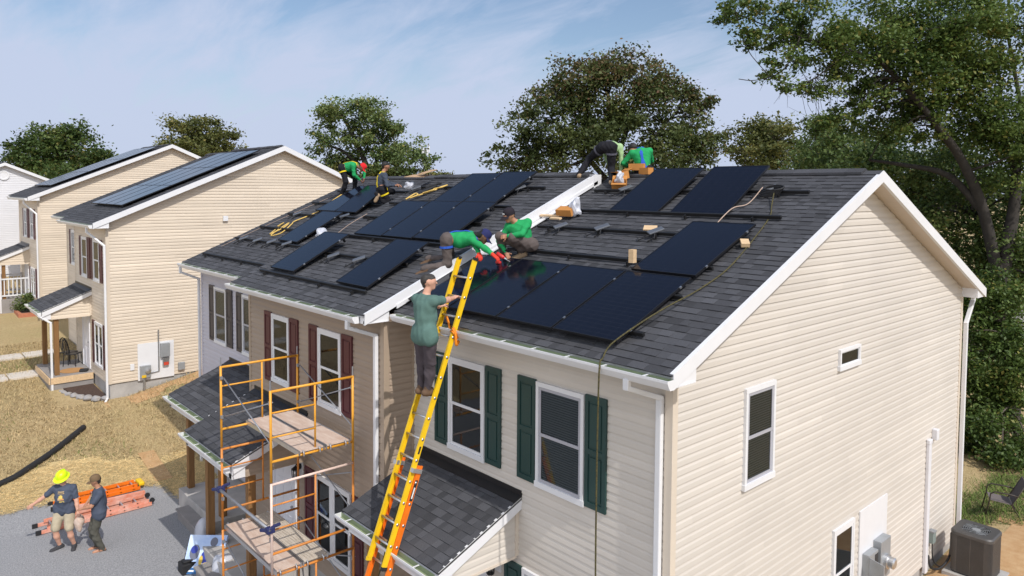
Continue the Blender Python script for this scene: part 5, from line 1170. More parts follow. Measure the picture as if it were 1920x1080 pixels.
    if harness:
        hm = harness; h_ = MB()
        for q in (1, -1):
            path = []
            for f_, a in ((.0, -1.25), (.25, -1.4), (.5, -1.55), (.75, -1.5), (.95, -1.3), (1.0, -.6), (1.0, .2), (.95, 1.0), (.75, 1.5), (.5, 1.45), (.25, 1.3), (.0, 1.2)):
                sgn = q if a > -1.2 or f_ < .7 else q
                c = P + (N_ - P) * min(f_, .9); d = nrm(fw * math.sin(a) + rt * q * math.cos(a) + (up * .9 if f_ >= .95 else 0)); path.append(Vector(surf(c, d)))
            pth_ = smooth_path(path, 3)
            for a, b in zip(pth_[:-1], pth_[1:]):
                if (b - a).length > 1e-4: mid_ = (a + b) / 2; ax_ = np.array(mid_) - P; ax_ = ax_ - up * (ax_ @ up); h_.beam(a, b, .044, .007, up=nrm(ax_))
        bl = [Vector(surf(P + up * .04, nrm(rt * math.cos(a) + fw * math.sin(a)))) for a in np.linspace(0, 2 * math.pi, 17)]
        for a, b in zip(bl[:-1], bl[1:]): h_.beam(a, b, .007, .045, up=up)
        for q, kn in ((hpr, kr), (hpl, kl)):
            dl = nrm(kn - q); e1 = nrm(np.cross(dl, fw)); e2 = np.cross(dl, e1); c = q + dl * .13
            lp_ = [Vector(c + (e1 * math.cos(a) + e2 * math.sin(a)) * .117 * s) for a in np.linspace(0, 2 * math.pi, 13)]
            for a, b in zip(lp_[:-1], lp_[1:]): h_.beam(a, b, .007, .04, up=dl)
        build(h_, 'harness', hm, o)
    if belt:
        b_ = MB(); bl = [Vector(surf(P - up * .01, nrm(rt * math.cos(a) + fw * math.sin(a)))) for a in np.linspace(0, 2 * math.pi, 17)]
        for a, b in zip(bl[:-1], bl[1:]): b_.beam(a, b, .008, .05, up=up)
        e = bl[1]; b_.beam(e, e - Vector(up) * .2, .09, .05); build(b_, 'tool_belt', belt, o)
    if prints:
        pm = MB()
        def pq(u0, u1, v0, v1, mi):
            n = 3
            for i in range(n):
                a, b = lerp(u0, u1, i / n), lerp(u0, u1, (i + 1) / n); pts_ = []
                for u_, v_ in ((a, v0), (b, v0), (b, v1), (a, v1)): c = P + (N_ - P) * v_; pts_.append(Vector(surf(c, nrm(fw + rt * u_), off=.03)))
                pm.poly(pts_, mi)
        for r_, (v0, v1) in enumerate(((.80, .84), (.73, .77))):
            u_ = -.42
            while u_ < .42: pq(u_, u_ + .085, v0, v1, 0); u_ += .105
        pq(-.2, .25, .55, .66, 1); pq(-.1, .12, .66, .69, 1); pq(-.35, .1, .48, .55, 2); pq(.0, .35, .48, .58, 0); pq(-.4, .15, .38, .44, 1)
        build(pm, 'shirt_print', ['print_tan', 'print_gold', 'print_rust'], so_)
    return o, dict(wr=wr, wl=wl, er=er, el=el)
IR, AW = np.array([.668, .744, 0]), np.array([-.743, .667, 0])
def L_(o, r=0, a=0, u=0): return np.array(o, float) + IR * r + AW * a + np.array([0, 0, 1.0]) * u
def V_(r, a, u): return IR * r + AW * a + np.array([0, 0, 1.0]) * u
person('man in a teal shirt and charcoal trousers climbing the tall leaning ladder', (-3.83, -.68, .0), (-3.84, -.66, .53), (-3.82, -.62, .73), (1, .15, 0), (-3.90, -.07, .44), (-4.16, -.12, .27), (.7, -.3, -1), (-.5, -.5, -1),
       (-3.94, -.56, -.91), (-4.1, -.56, -.91), (.2, 1, 0), (-.1, 1, 0), (0, 1, -.05), (0, 1, -.05), s=1.04, face=(.45, .9, .05), skin='skin_fair', hair='hair_grey', shirt='cloth_teal', sleeve='short', pants='cloth_charcoal', boots='boot_brown', curl=(1.0, 1.0), hd=((-.3, .9, .25), (0, .95, .3)), pn=((0, -.2, -1), (0, -.2, -1)), girth=1.04)
person('man in a green sweater and black cap crouching beside the lowest row of panels', L_((-4.6, 2.05, 1.11)), L_((-4.72, 1.86, 1.50), .04), L_((-4.78, 1.70, 1.62), .07), (.75, .65, 0), L_((-4.72, 1.62, 1.26), .06), L_((-4.9, 1.6, .96), .17), (1, -.2, -.6), (-.6, -.3, -.4),
       L_((-4.72, 2.0, .955), .03), L_((-5.0, 1.75, .875), .09), (-.3, -1, .3), (-.5, -1, .7), (-.55, -.8, -.35), (-.6, -.8, -.3), face=(-.15, -.9, -.35), fup=(0, -.3, 1), cap=('logo', 'cap_black'), skin='skin_tan', pants='cloth_brown', belt='cloth_black', curl=(.7, .8))
_, J5 = person('kneeling man in navy cap and blue harness drilling across the white rake', (-5.72, 1.14, 1.17), L_((-5.72, 1.14, 1.17), .51, -.02, .03), L_((-5.72, 1.14, 1.17), .67, -.08, .06), V_(0, -1, -.15), L_((-4.77, 1.45, .90), .03), L_((-4.95, 1.25, .80), .05), V_(.1, -.2, 1), V_(-.4, .5, .6),
       (-5.93, .80, .655), (-6.25, 1.12, .79), V_(1, 0, -.2), V_(1, 0, -.2), V_(-1, 0, -.5), V_(-1, 0, -.5), HR=V_(.05, -1, 0), face=V_(.72, -.1, -.65), fup=V_(.7, 0, .7), cap=('front', 'cap_navy'), hair='hair_black', hairlong=True, skin='skin_brown', harness='strap_blue', gloves='glove_red', pants='cloth_brown', boots='boot_brown', curl=(1.1, .8))
person('man in lime shirt and black trousers bending over the ridge', L_((-5.62, 5.0, 2.98), .24), L_((-5.62, 5.0, 2.98), .40, .42, .03), L_((-5.62, 5.0, 2.98), .44, .60, -.06), V_(1, -.2, 0), L_((-5.62, 5.0, 2.48), .57, .22, -.06), L_((-5.62, 5.0, 2.48), .45, .5, 0), V_(1, 0, .3), V_(-1, .4, .3),
       (-5.22, 5.05, 2.28), (-5.98, 4.88, 2.42), V_(.1, 1, .2), V_(-.1, 1, .2), V_(.4, 1, 0), V_(.2, 1, 0), s=1.03, HR=V_(1, -.4, 0), face=V_(.1, .4, -.9), fup=V_(.3, .9, .2), skin='skin_fair', shirt='cloth_lime', pants='cloth_black', harness='strap_grey', boots='boot_tan', curl=(.8, .6))
person('man in a green shirt with blue harness sitting behind the ridge, back turned', L_((-4.78, 5.82, 2.5), -.15), L_((-4.78, 5.82, 2.5), -.22, .1, .44), L_((-4.78, 5.82, 2.5), -.36, .18, .46), V_(1, -.2, 0), L_((-4.78, 5.82, 2.5), -.1, .45, .12), L_((-4.78, 5.82, 2.5), -.42, .4, .08), V_(1, -.2, -.3), V_(-1, -.4, -.4),
       (-5.05, 6.5, 2.16), (-5.35, 6.3, 2.22), V_(.2, .3, 1), V_(-.2, .3, 1), V_(0, 1, -.3), V_(0, 1, -.3), face=V_(-.5, .6, -.5), skin='skin_tan', shirt='cloth_green', pants='cloth_black', harness='strap_blue')
person('man in green sweater and red cap stooping to lift a panel', L_((-14.85, 4.25, 2.75), -.13, 0, -.06), L_((-14.85, 4.25, 2.75), .29, -.08, .02), L_((-14.85, 4.25, 2.75), .47, -.12, -.05), V_(.1, -1, 0), L_((-14.85, 4.25, 2.75), .40, -.08, -.42), L_((-14.85, 4.25, 2.75), .47, .14, -.38), V_(-.5, -.6, -.1), V_(.6, .5, 0),
       (-14.95, 4.1, 1.90), L_((-15.0, 4.3, 2.03), .2, .15, 0), V_(.4, -.2, 0), V_(.5, 0, 0), V_(1, 0, .1), V_(1, 0, .1), face=V_(.6, -.1, -.75), fup=V_(.75, 0, .6), cap=('front', 'cap_red'), skin='skin_brown', shirt='cloth_green', pants='cloth_black', harness='strap_yellow', boots='cloth_black', curl=(.9, .9))
person('bareheaded man in a grey shirt with yellow harness kneeling near the ridge', L_((-11.9, 3.78, 2.06), -.15), L_((-11.9, 3.78, 2.08), -.12, .02, .40), L_((-11.9, 3.78, 2.08), -.05, .03, .59), V_(.45, -.9, 0), L_((-11.9, 3.78, 2.08), .2, -.02, .08), L_((-11.9, 3.78, 2.08), .23, .22, .10), V_(.2, -.4, -1), V_(0, .6, -1),
       L_((-11.9, 3.78, 1.92), -.25, -.08, 0), L_((-11.9, 3.78, 1.95), -.25, .16, .03), V_(1, .1, 0), V_(1, .5, .2), V_(-.5, 0, -.8), V_(-.5, 0, -.8), face=V_(.7, .5, -.15), skin='skin_tan', shirt='cloth_slate', pants='cloth_black', harness='strap_yellow', curl=(.9, .9))
_, J8 = person('man in lime hard hat and khaki shorts pointing across the gravel', (-13.57, -3.5, -5.01), (-13.55, -3.51, -4.51), (-13.53, -3.55, -4.31), V_(-1, -.15, 0), L_((-13.57, -3.5, -5.0), -.74, -.15, .0), L_((-13.57, -3.5, -5.0), .34, -.08, -.12), V_(-.3, .2, -1), V_(.3, .6, -.3),
       L_((-13.57, -3.5, -5.87), -.13), L_((-13.57, -3.5, -5.87), .16, .05), V_(-.2, -1, 0), V_(.1, -1, 0), V_(-.5, -.8, -.08), V_(.4, -.9, -.08), s=1.03, face=V_(-.1, -.85, -.35), fup=V_(.05, -.35, .9), cap=('hard', 'hat_lime'), hair=None, skin='skin_fair', shirt='cloth_navy', sleeve='short', pants='cloth_khaki', short=True, boots='shoe_grey', prints=True, curl=(.25, .7), girth=1.1)
person('man in a brown cap, navy T-shirt and olive trousers with folded arms', L_((-13.0, -2.95, -5.05), .0), L_((-13.0, -2.95, -5.12), .01, 0, .55), L_((-13.0, -2.95, -5.12), -.05, -.02, .74), V_(-.55, .83, 0), L_((-13.0, -2.95, -4.92), -.3, .05, 0), L_((-13.0, -2.95, -4.9), -.26, -.22, -.03), V_(-.6, .5, -.6), V_(.5, -.5, -.6),
       L_((-13.0, -2.95, -5.87), -.09, .08), L_((-13.0, -2.95, -5.87), .08, -.05), V_(-1, -.4, 0), V_(-1, -.4, 0), V_(-.8, -.4, -.08), V_(-.9, -.5, -.08), s=.98, face=V_(-.9, -.15, -.2), cap=('front', 'cap_brown'), skin='skin_tan', hair='hair_grey', shirt='cloth_navy', sleeve='short', pants='cloth_olive', boots='sandal', sandals=True, prints=True, curl=(.4, .4), girth=1.16)
crumple('sun_hat', J8['wl'] + np.array([0, 0, -.22]) + IR * .03, (.12, .09, .16), 'crumpled pale cloth hat dangling from the pointing man\'s left hand', 'hat', 'plywood', seed=31, amp=.2, sub=4)
dr = thing('cordless_drill', 'red cordless drill in the red glove of the kneeling man', 'drill', tuple(J5['wr'] + IR * .08)); c = Vector(J5['wr'] + IR * .10 + np.array([0, 0, .01])); dd = Vector(V_(.75, -.3, -.45)).normalized()
mk('drill_red', (.55, .03, .03), .4)
build(MB().tube([c - dd * .06, c + dd * .06, c + dd * .10], [.034, .034, .026], 10), 'motor', 'drill_red', dr, smooth=True); build(MB().tube([c + dd * .10, c + dd * .15], [.018, .010], 8).tube([c + dd * .15, c + dd * .30], .004, 5), 'chuck', 'alu', dr)
build(MB().beam(c - dd * .03, c - dd * .03 - Vector((0, 0, .12)), .035, .045), 'grip', 'black_rubber', dr, bevel=.006); build(MB().beam(c - dd * .03 - Vector((0, 0, .12)), c - dd * .03 - Vector((0, 0, .16)), .06, .09), 'battery', 'drill_red', dr, bevel=.006)
# ------------------------------------------------------------------ ground
def gh(x, y):
    g = float(np.interp(x, [-400, -120, -60, -50, -37, -22, -15, 0, 40, 400], [-1.5, -2.2, -3.4, -3.6, -4.35, -5.12, -5.95, -6.0, -5.8, -4]))
    if -22.4 <= x <= -15: g += .2 * min(max(y + .2, 0), 3.0) * min(1, (-15 - x) / 3)
    if x > -2: g += .04 * min(max(y, 0), 12) * min(1, (x + 2) / 2)
    elif y > 0: g += .02 * min(y, 20)
    if y > 14: g -= .035 * min(y - 14, 60)
    return g
def ground_sheet(name, mats, xs, ys, dz=0, inside=None, kind='structure', label=None, cat=None, jit=0):
    mb = MB(); n = len(ys); vs = [[(x, y, gh(x, y) + dz + (rng.normal(0, jit) if jit else 0)) for y in ys] for x in xs]
    for i in range(len(xs) - 1):
        for j in range(n - 1):
            if inside and not inside((xs[i] + xs[i + 1]) / 2, (ys[j] + ys[j + 1]) / 2): continue
            mb.poly([vs[i][j], vs[i + 1][j], vs[i + 1][j + 1], vs[i][j + 1]])
    o = build(mb, name, mats, None, smooth=True, loc=(0, 0, -6.0), kind=kind)
    return o
m = mat('lawn', (.25, .16, .065), .95, var=0, bump=.9, bs=26)
t = NT(m); b = m.node_tree.nodes['Principled BSDF']
tcn = t.n('ShaderNodeTexCoord'); 
def nz(sc, det=6, ro=.6):
    n_ = t.n('ShaderNodeTexNoise'); n_.inputs['Scale'].default_value = sc; n_.inputs['Detail'].default_value = det; n_.inputs['Roughness'].default_value = ro; t.l(tcn.outputs['Object'], n_.inputs['Vector']); return n_
def rampn(n_, a, b_): 
    r_ = t.n('ShaderNodeMapRange'); r_.inputs['From Min'].default_value = a; r_.inputs['From Max'].default_value = b_; t.l(n_.outputs['Fac'], r_.inputs['Value']); return r_.outputs[0]
def mixc(f, a, b_):
    x_ = t.n('ShaderNodeMix', data_type='RGBA'); t.l(f, x_.inputs['Factor'])
    for s_, v_ in ((6, a), (7, b_)):
        if isinstance(v_, tuple): x_.inputs[s_].default_value = (*v_, 1)
        else: t.l(v_, x_.inputs[s_])
    return x_.outputs[2]
c1 = mixc(rampn(nz(.35, 8), .40, .66), (.45, .32, .17), (.24, .21, .07))
c2 = mixc(rampn(nz(1.6, 8, .7), .38, .68), c1, (.36, .23, .11))
c3 = mixc(rampn(nz(9, 6, .7), .35, .65), c2, (.24, .17, .07))
c4 = mixc(rampn(nz(40, 4, .7), .45, .62), c3, (.52, .41, .22))
t.l(c4, b.inputs['Base Color']); MT['lawn'] = m
mk('gravel', (.19, .19, .20), .95, col2=(.38, .38, .39), vs=34, bump=1.0, bs=60)
mk('dirt', (.42, .24, .105), .95, col2=(.52, .34, .18), vs=5, bump=.5, bs=30)
mk('straw', (.78, .60, .30), .9, var=.3, vs=30, tone=(.55, 1.4))
mk('straw_bed', (.60, .44, .20), .95, col2=(.76, .60, .32), vs=20, bump=1.0, bs=50)
mk('sidewalk', (.58, .53, .47), .9, var=.08, vs=2, bump=.1, bs=60)
fx = lambda a, b_, s_: list(np.arange(a, b_ + 1e-6, s_))
ground_sheet('ground', 'lawn', [-400, -250, -160, -110, -80, -66] + fx(-60, 12, 1.0) + [14, 18, 26, 40, 80, 160, 400], [-400, -150, -60, -30] + fx(-20, 24, 1.0) + [28, 36, 50, 74, 100, 160, 300, 600])
ex = lambda y: float(np.interp(y, [-14, -4.4, -2, -1.34, -.88, -.7], [-16.3, -16.36, -16.31, -16.09, -15.81, -14.8])) + .05 * math.sin(y * 7) + .04 * math.sin(y * 3.1)
ground_sheet('gravel_yard', 'gravel', fx(-17, 3, .12), fx(-14, .6, .12), .012, lambda x, y: x > ex(y) and y < -.64 + .05 * math.sin(x * 5) + max(0, x + 13.5) * .1)
sb = lambda x, y: ex(y) - 1.75 - .25 * math.sin(y * 1.7) < x < ex(y) + .15 if y < -.75 else (y < .35 + .1 * math.sin(x * 5) and -17.2 < x < -14.2 and y > -.9)
ground_sheet('straw_bed', 'straw_bed', fx(-19, -14.1, .15), fx(-9, .6, .15), .006, sb)
ground_sheet('bare_soil', 'dirt', fx(-.3, 12, .3), fx(-2, 15, .3), .012, lambda x, y: (x - 1.2) ** 2 / 5 + (y - 8.6) ** 2 / 17 < 1 + .25 * math.sin(x * 4) + .2 * math.sin(y * 3))
ground_sheet('dirt_strip', 'dirt', fx(-22.2, -16.3, .2), fx(-1.4, 3, .2), .012, lambda x, y: x < -21.55 + .25 * math.sin(y * 4) and y > -.8)
pl = MB(); A_, B_ = Vector((-17.75, -.70, gh(-17.75, -.7))), Vector((-15.85, -.76, gh(-15.85, -.76)))
pl.beam(A_ + Vector((0, 0, .03)), B_ + Vector((0, 0, .03)), .42, .03, m=0); tagit(build(pl, 'board', ['dirt'], None), 'muddy board lying on the straw between lawn and gravel', 'board')
for (x0, y0, x1, y1, wd) in ((-26.95, -1.85, -26.7, -9, .95), (-29.9, -.8, -29.6, -9, .9)):
    sw = MB(); n = 7
    for k in range(n):
        a, c = k / n, (k + 1) / n - .006
        p, q = (lerp(x0, x1, a), lerp(y0, y1, a)), (lerp(x0, x1, c), lerp(y0, y1, c))
        z0, z1 = gh(*p) + .05, gh(*q) + .05
        sw.hexa([(p[0] - wd / 2, p[1], z0 - .15), (p[0] + wd / 2, p[1], z0 - .15), (q[0] + wd / 2, q[1], z1 - .15), (q[0] - wd / 2, q[1], z1 - .15),
                 (p[0] - wd / 2, p[1], z0), (p[0] + wd / 2, p[1], z0), (q[0] + wd / 2, q[1], z1), (q[0] - wd / 2, q[1], z1)])
    build(sw, 'walkway', 'sidewalk', None, kind='structure')
# loose straw blades on the bed, and grass blades on the lawn nearest the camera: nobody could count them
def blades(name, mname, pts, ln, wd, label, cat, up=.15):
    n = len(pts); a = rng.uniform(0, 2 * np.pi, n); L = rng.uniform(.5, 1.2, n) * ln
    d = np.stack([np.cos(a), np.sin(a), rng.uniform(-.1, 1, n) * up], 1) * L[:, None]; s = np.stack([-np.sin(a), np.cos(a), np.zeros(n)], 1) * wd
    p = np.array(pts); v = np.stack([p - s, p + s, p + d + s * .4, p + d - s * .4], 1).reshape(-1, 3)
    return card_mesh(name, v, 4, mname, rng.uniform(0, 1, n), label, cat)
def card_mesh(name, v, k, mname, tone, label=None, cat=None, parent=None, kind='stuff', loc=(0, 0, -6.0)):
    me = bpy.data.meshes.new(name); nv = len(v); nf = nv // k
    off = np.array(loc) if parent is None else np.array(root_of(parent).location) - np.array([0, 0, EZ])
    me.vertices.add(nv); me.vertices.foreach_set('co', (v - off).astype(np.float32).ravel())
    me.loops.add(nv); me.loops.foreach_set('vertex_index', np.arange(nv, dtype=np.int32))
    me.polygons.add(nf); me.polygons.foreach_set('loop_start', np.arange(0, nv, k, dtype=np.int32))
    at = me.attributes.new('tone', 'FLOAT', 'FACE'); at.data.foreach_set('value', np.asarray(tone, dtype=np.float32))
    me.update(calc_edges=True)
    o = link_mesh(name, me, [mname], parent, None if parent is not None else Vector((loc[0], loc[1], loc[2] + EZ)))
    if kind: o['kind'] = kind
    if label: o['label'] = label
    if cat: o['category'] = cat
    return o
pts = []
while len(pts) < 26000:
    y = random.uniform(-8, .7); x = ex(y) - abs(random.gauss(.1, 1.2)) + .25 if y < -.7 else random.uniform(-17.6, -14.2)
    if not sb(x + random.gauss(0, .18), y + random.gauss(0, .15)): continue
    pts.append((x, y, gh(x, y) + random.uniform(.01, .035)))
blades('loose_straw', 'straw', pts, .22, .006, 'pale loose straw scattered over the seeded strip beside the gravel', 'straw')
mk('grass_dry', (.43, .32, .165), .9, tone=(.5, 1.5)); mk('grass_green', (.11, .16, .03), .9, tone=(.5, 1.5))
pts = []; pg = []
while len(pts) < 60000:
    x = random.uniform(-32, -14.4); y = random.uniform(-8, 2.6)
    if sb(x, y) or (x > ex(y) and y < -.6) or (-22.3 > x and y > -2 and x > -27.2) or y > 0.3 and x > -16.3: continue
    g_ = math.sin(x * .9 + 2) * math.sin(y * 1.1 + x * .3) + random.gauss(0, .45)
    (pg if g_ > 1.05 else pts).append((x, y, gh(x, y)))
blades('dry_grass', 'grass_dry', pts, .11, .007, 'dry straw-coloured grass of the lawn between the houses', 'grass', up=1.0)
blades('green_grass', 'grass_green', pg, .10, .007, 'patches of greener grass in the dry lawn', 'grass', up=1.2)
pg = []
while len(pg) < 22000:
    x = random.uniform(-3, 4.2); y = random.uniform(11.2, 17)
    if (x - 1.2) ** 2 / 5 + (y - 8.6) ** 2 / 17 < 1.15: continue
    pg.append((x, y, gh(x, y)))
blades('side_grass', 'grass_green', pg, .16, .008, 'grass behind the near house around the patio chair', 'grass', up=1.2)
# ------------------------------------------------------------------ trees
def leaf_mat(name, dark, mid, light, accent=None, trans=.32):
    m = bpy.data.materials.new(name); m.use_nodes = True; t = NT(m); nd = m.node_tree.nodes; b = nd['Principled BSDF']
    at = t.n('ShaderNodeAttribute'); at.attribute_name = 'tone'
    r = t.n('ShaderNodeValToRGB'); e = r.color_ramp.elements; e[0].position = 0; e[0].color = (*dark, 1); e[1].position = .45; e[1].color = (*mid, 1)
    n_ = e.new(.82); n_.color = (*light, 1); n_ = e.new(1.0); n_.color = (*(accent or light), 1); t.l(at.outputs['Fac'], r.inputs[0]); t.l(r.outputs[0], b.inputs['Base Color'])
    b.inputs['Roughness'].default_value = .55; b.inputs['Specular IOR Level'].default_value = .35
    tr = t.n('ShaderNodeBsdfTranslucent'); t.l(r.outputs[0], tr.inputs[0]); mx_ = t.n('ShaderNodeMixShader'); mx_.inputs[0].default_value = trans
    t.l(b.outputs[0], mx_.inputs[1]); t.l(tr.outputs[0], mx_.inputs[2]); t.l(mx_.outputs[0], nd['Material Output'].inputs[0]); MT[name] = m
leaf_mat('leaf_maple', (.036, .066, .014), (.088, .14, .03), (.16, .22, .052), (.26, .21, .055))
leaf_mat('leaf_deep', (.034, .060, .015), (.076, .122, .03), (.14, .185, .05), (.21, .18, .05))
leaf_mat('leaf_round', (.038, .056, .016), (.085, .112, .034), (.15, .175, .055), (.15, .085, .045))
leaf_mat('leaf_locust', (.056, .092, .027), (.125, .18, .056), (.215, .26, .09), (.27, .24, .07))
leaf_mat('leaf_olive', (.055, .070, .018), (.115, .130, .038), (.19, .195, .058), (.26, .21, .06))
leaf_mat('leaf_far', (.06, .08, .05), (.10, .125, .075), (.15, .165, .10), (.18, .17, .09))
mk('bark', (.075, .060, .048), .95, col2=(.14, .115, .09), vs=3, stretch=(8, 8, 1.2), bump=.6, bs=18)
mk('bark_dark', (.035, .030, .026), .95, var=.3, vs=5, bump=.4, bs=18)
def cards(pts, size, tone, rs, droop=.0):
    n = len(pts); nv = rs.normal(size=(n, 3)); nv[:, 2] = np.abs(nv[:, 2]) * 1.25 + .2; nv /= np.linalg.norm(nv, axis=1)[:, None]
    a = rs.normal(size=(n, 3)); a -= nv * np.sum(a * nv, 1)[:, None]; a /= np.linalg.norm(a, axis=1)[:, None]; b = np.cross(nv, a)
    s = size * rs.uniform(.6, 1.25, n)[:, None]
    v = np.stack([pts - a * s * .5, pts + b * s * .30 + nv * s * .06, pts + a * s * .5, pts - b * s * .30 + nv * s * .06], 1).reshape(-1, 3)
    return v
def crown_points(blobs, n, rs, clump=.34, dens=1.0, hollow=.25):
    w_ = np.array([b[3] * b[3] * b[4] for b in blobs]) ** .8; cl = []; P_ = []; Tn = []
    cnt = np.maximum((n * w_ / w_.sum()).astype(int), 30)
    for (cx, cy, cz, rx, rz), c in zip(blobs, cnt):
        k = max(6, int(15 * dens)); u = rs.normal(size=(k, 3)); u /= np.linalg.norm(u, axis=1)[:, None]
        r = (hollow + (1.12 - hollow) * rs.uniform(0, 1, k) ** .55); ctr = np.stack([cx + u[:, 0] * r * rx, cy + u[:, 1] * r * rx, cz + u[:, 2] * r * rz], 1); cl.append(ctr)
        ct = rs.uniform(.1, .75, k); sz = rs.uniform(.45, 1.15, k) * clump
        i = rs.integers(0, k, c); g = rs.normal(size=(c, 3)) * (sz[i] * (rx + rz) / 2)[:, None] * np.array([1, 1, .62])
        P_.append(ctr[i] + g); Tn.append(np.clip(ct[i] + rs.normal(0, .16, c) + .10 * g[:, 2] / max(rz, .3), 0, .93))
    return np.concatenate(P_), np.concatenate(Tn), np.concatenate(cl)
def tree(name, label, blobs, n, size, lm, trunk, limbs=(), r0=.3, nb=40, seed=1, cat='tree', group=None, accent=None, bark='bark', clump=.34, twigs=0, hollow=.25):
    rs = np.random.default_rng(seed); base = trunk[0]; o = thing(name, label, cat, base, group)
    P_, T_, C_ = crown_points(blobs, n, rs, clump, hollow=hollow)
    if accent: sel = accent(P_, rs); T_[sel] = rs.uniform(.9, 1.0, sel.sum())
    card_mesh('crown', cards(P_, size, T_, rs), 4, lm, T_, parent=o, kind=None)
    mb = MB(); tp = smooth_path(trunk, 4); k = len(tp); mb.tube(tp, [lerp(r0, r0 * .35, j / (k - 1)) for j in range(k)], 9)
    skel = [np.array(p) for p in tp[k // 3:]]; srad = [lerp(r0, r0 * .35, j / (k - 1)) for j in range(k // 3, k)]
    for lb in limbs:
        q = smooth_path(lb, 4); m_ = len(q); i = int(np.argmin([np.linalg.norm(np.array(q[0]) - s_) for s_ in skel])); ra = srad[i] * .8
        rr = [max(.012, lerp(ra, ra * .28, j / (m_ - 1))) for j in range(m_)]; mb.tube(q, rr, 7); skel += [np.array(p) for p in q]; srad += rr
    S_ = np.array(skel); R_ = np.array(srad)
    for c in C_[rs.permutation(len(C_))[:nb]]:
        d = np.linalg.norm(S_ - c, axis=1) + .6 * np.maximum(0, S_[:, 2] - c[2]); i = int(np.argmin(d)); s_ = S_[i]; L_ = np.linalg.norm(c - s_)
        if L_ < .15: continue
        mid = (s_ + c) / 2 + rs.normal(0, .09, 3) * L_ + np.array([0, 0, .10 * L_]); q = smooth_path([s_, mid, c], 3); ra = min(R_[i] * .6, .02 + .022 * L_); m_ = len(q)
        mb.tube(q, [max(.006, lerp(ra, ra * .25, j / (m_ - 1))) for j in range(m_)], 5)
        for _ in range(twigs):
            e = c + rs.normal(0, .4, 3); mb.tube([q[-1], (np.array(q[-1]) + e) / 2 + rs.normal(0, .05, 3), e], [.007, .005, .003], 4)
    build(mb, 'trunk', bark, o, smooth=True); return o
# crown masses (x, y, z, horizontal radius, vertical radius) and limb paths
T6 = [(-7.2, 13.25, 7.46, 0.8, 0.39), (-6.53, 13.96, 7.02, 0.96, 0.55), (-7.05, 13.35, 6.61, 0.56, 0.26), (-5.63, 14.98, 7.19, 1.2, 0.8), (-6.27, 14.16, 5.9, 0.72, 0.45), (-5.54, 15.74, 5.99, 0.82, 0.56), (-4.92, 17.27, 7.26, 1.51, 1.01), (-5.07, 16.97, 5.58, 0.92, 0.76), (-4.21, 17.99, 6.26, 1.34, 1.18), (-3.58, 18.77, 7.44, 1.68, 1.01), (-3.51, 20.22, 5.76, 1.4, 1.23), (-2.75, 21.17, 7.16, 1.58, 1.4), (-2.32, 21.5, 5.07, 1.58, 1.4), (-5.49, 14.98, 5.18, 0.64, 0.35), (-5.89, 13.78, 5.11, 0.44, 0.19), (-5.09, 18.35, 4.25, 0.88, 0.6), (-5.37, 16.57, 4.49, 0.76, 0.44), (-4.29, 19.27, 4.61, 0.96, 0.79), (-3.42, 21.7, 4.09, 1.28, 1.09), (-2.12, 21.58, 3.14, 1.05, 1.05), (-6.02, 15.81, 4.15, 0.59, 0.3)]
T7 = [(-6.78, 25.4, 3.38, 2.41, 1.31), (-9.83, 28.04, 4.04, 2.23, 1.24), (-11.55, 29.1, 3.62, 1.58, 1.05), (-4.74, 24.6, 2.49, 2.25, 1.43), (-2.87, 23.6, 1.34, 1.52, 1.52), (-6.7, 25.35, 1.63, 1.53, 1.09), (-3.98, 22.31, 0.57, 1.52, 1.33), (-2.62, 22.25, -0.46, 1.46, 1.28), (-2.63, 20.67, -1.41, 1.05, 1.05), (-1.72, 20.12, -2.27, 1.01, 1.34), (-1.98, 19.02, -3.16, 0.99, 0.99), (-1.56, 18.65, -4.32, 1.12, 0.96), (-1.63, 17.75, -5.28, 0.71, 0.71), (-1.2, 18.21, -5.59, 0.78, 0.78), (-1.28, 19.03, -3.36, 0.8, 1.12), (-2.18, 19.63, -2.1, 0.67, 0.84)]
T5 = [(-27.2, 47.83, 6.27, 1.49, 1.75), (-26.05, 49.15, 6.81, 1.75, 1.49), (-23.87, 48.53, 6.15, 2.12, 1.86), (-25.23, 46.91, 4.75, 2.54, 1.1), (-19.65, 44.23, 6.01, 1.52, 1.52), (-17.72, 43.35, 5.61, 1.82, 1.53)]
T4 = [(-23.1, 25.65, 9.31, 1.69, 1.1), (-24.2, 24.38, 8.69, 1.53, 1.23), (-22.04, 26.76, 8.4, 1.84, 1.38), (-20.98, 27.88, 7.64, 1.84, 1.23), (-24.86, 23.53, 7.15, 1.84, 1.38), (-22.54, 24.59, 6.74, 2.69, 1.8), (-20.7, 26.56, 5.86, 2.39, 1.65), (-19.94, 29.0, 7.04, 1.38, 1.23), (-19.46, 29.41, 5.36, 1.38, 1.53), (-25.81, 22.35, 5.45, 1.53, 1.23), (-23.85, 22.97, 4.64, 2.39, 1.35), (-26.56, 21.39, 3.92, 1.38, 0.8), (-22.03, 24.95, 4.06, 2.69, 1.5), (-19.82, 27.4, 3.93, 2.54, 1.2), (-19.0, 29.83, 4.14, 0.86, 0.92), (-25.73, 22.29, 3.46, 1.84, 0.77)]
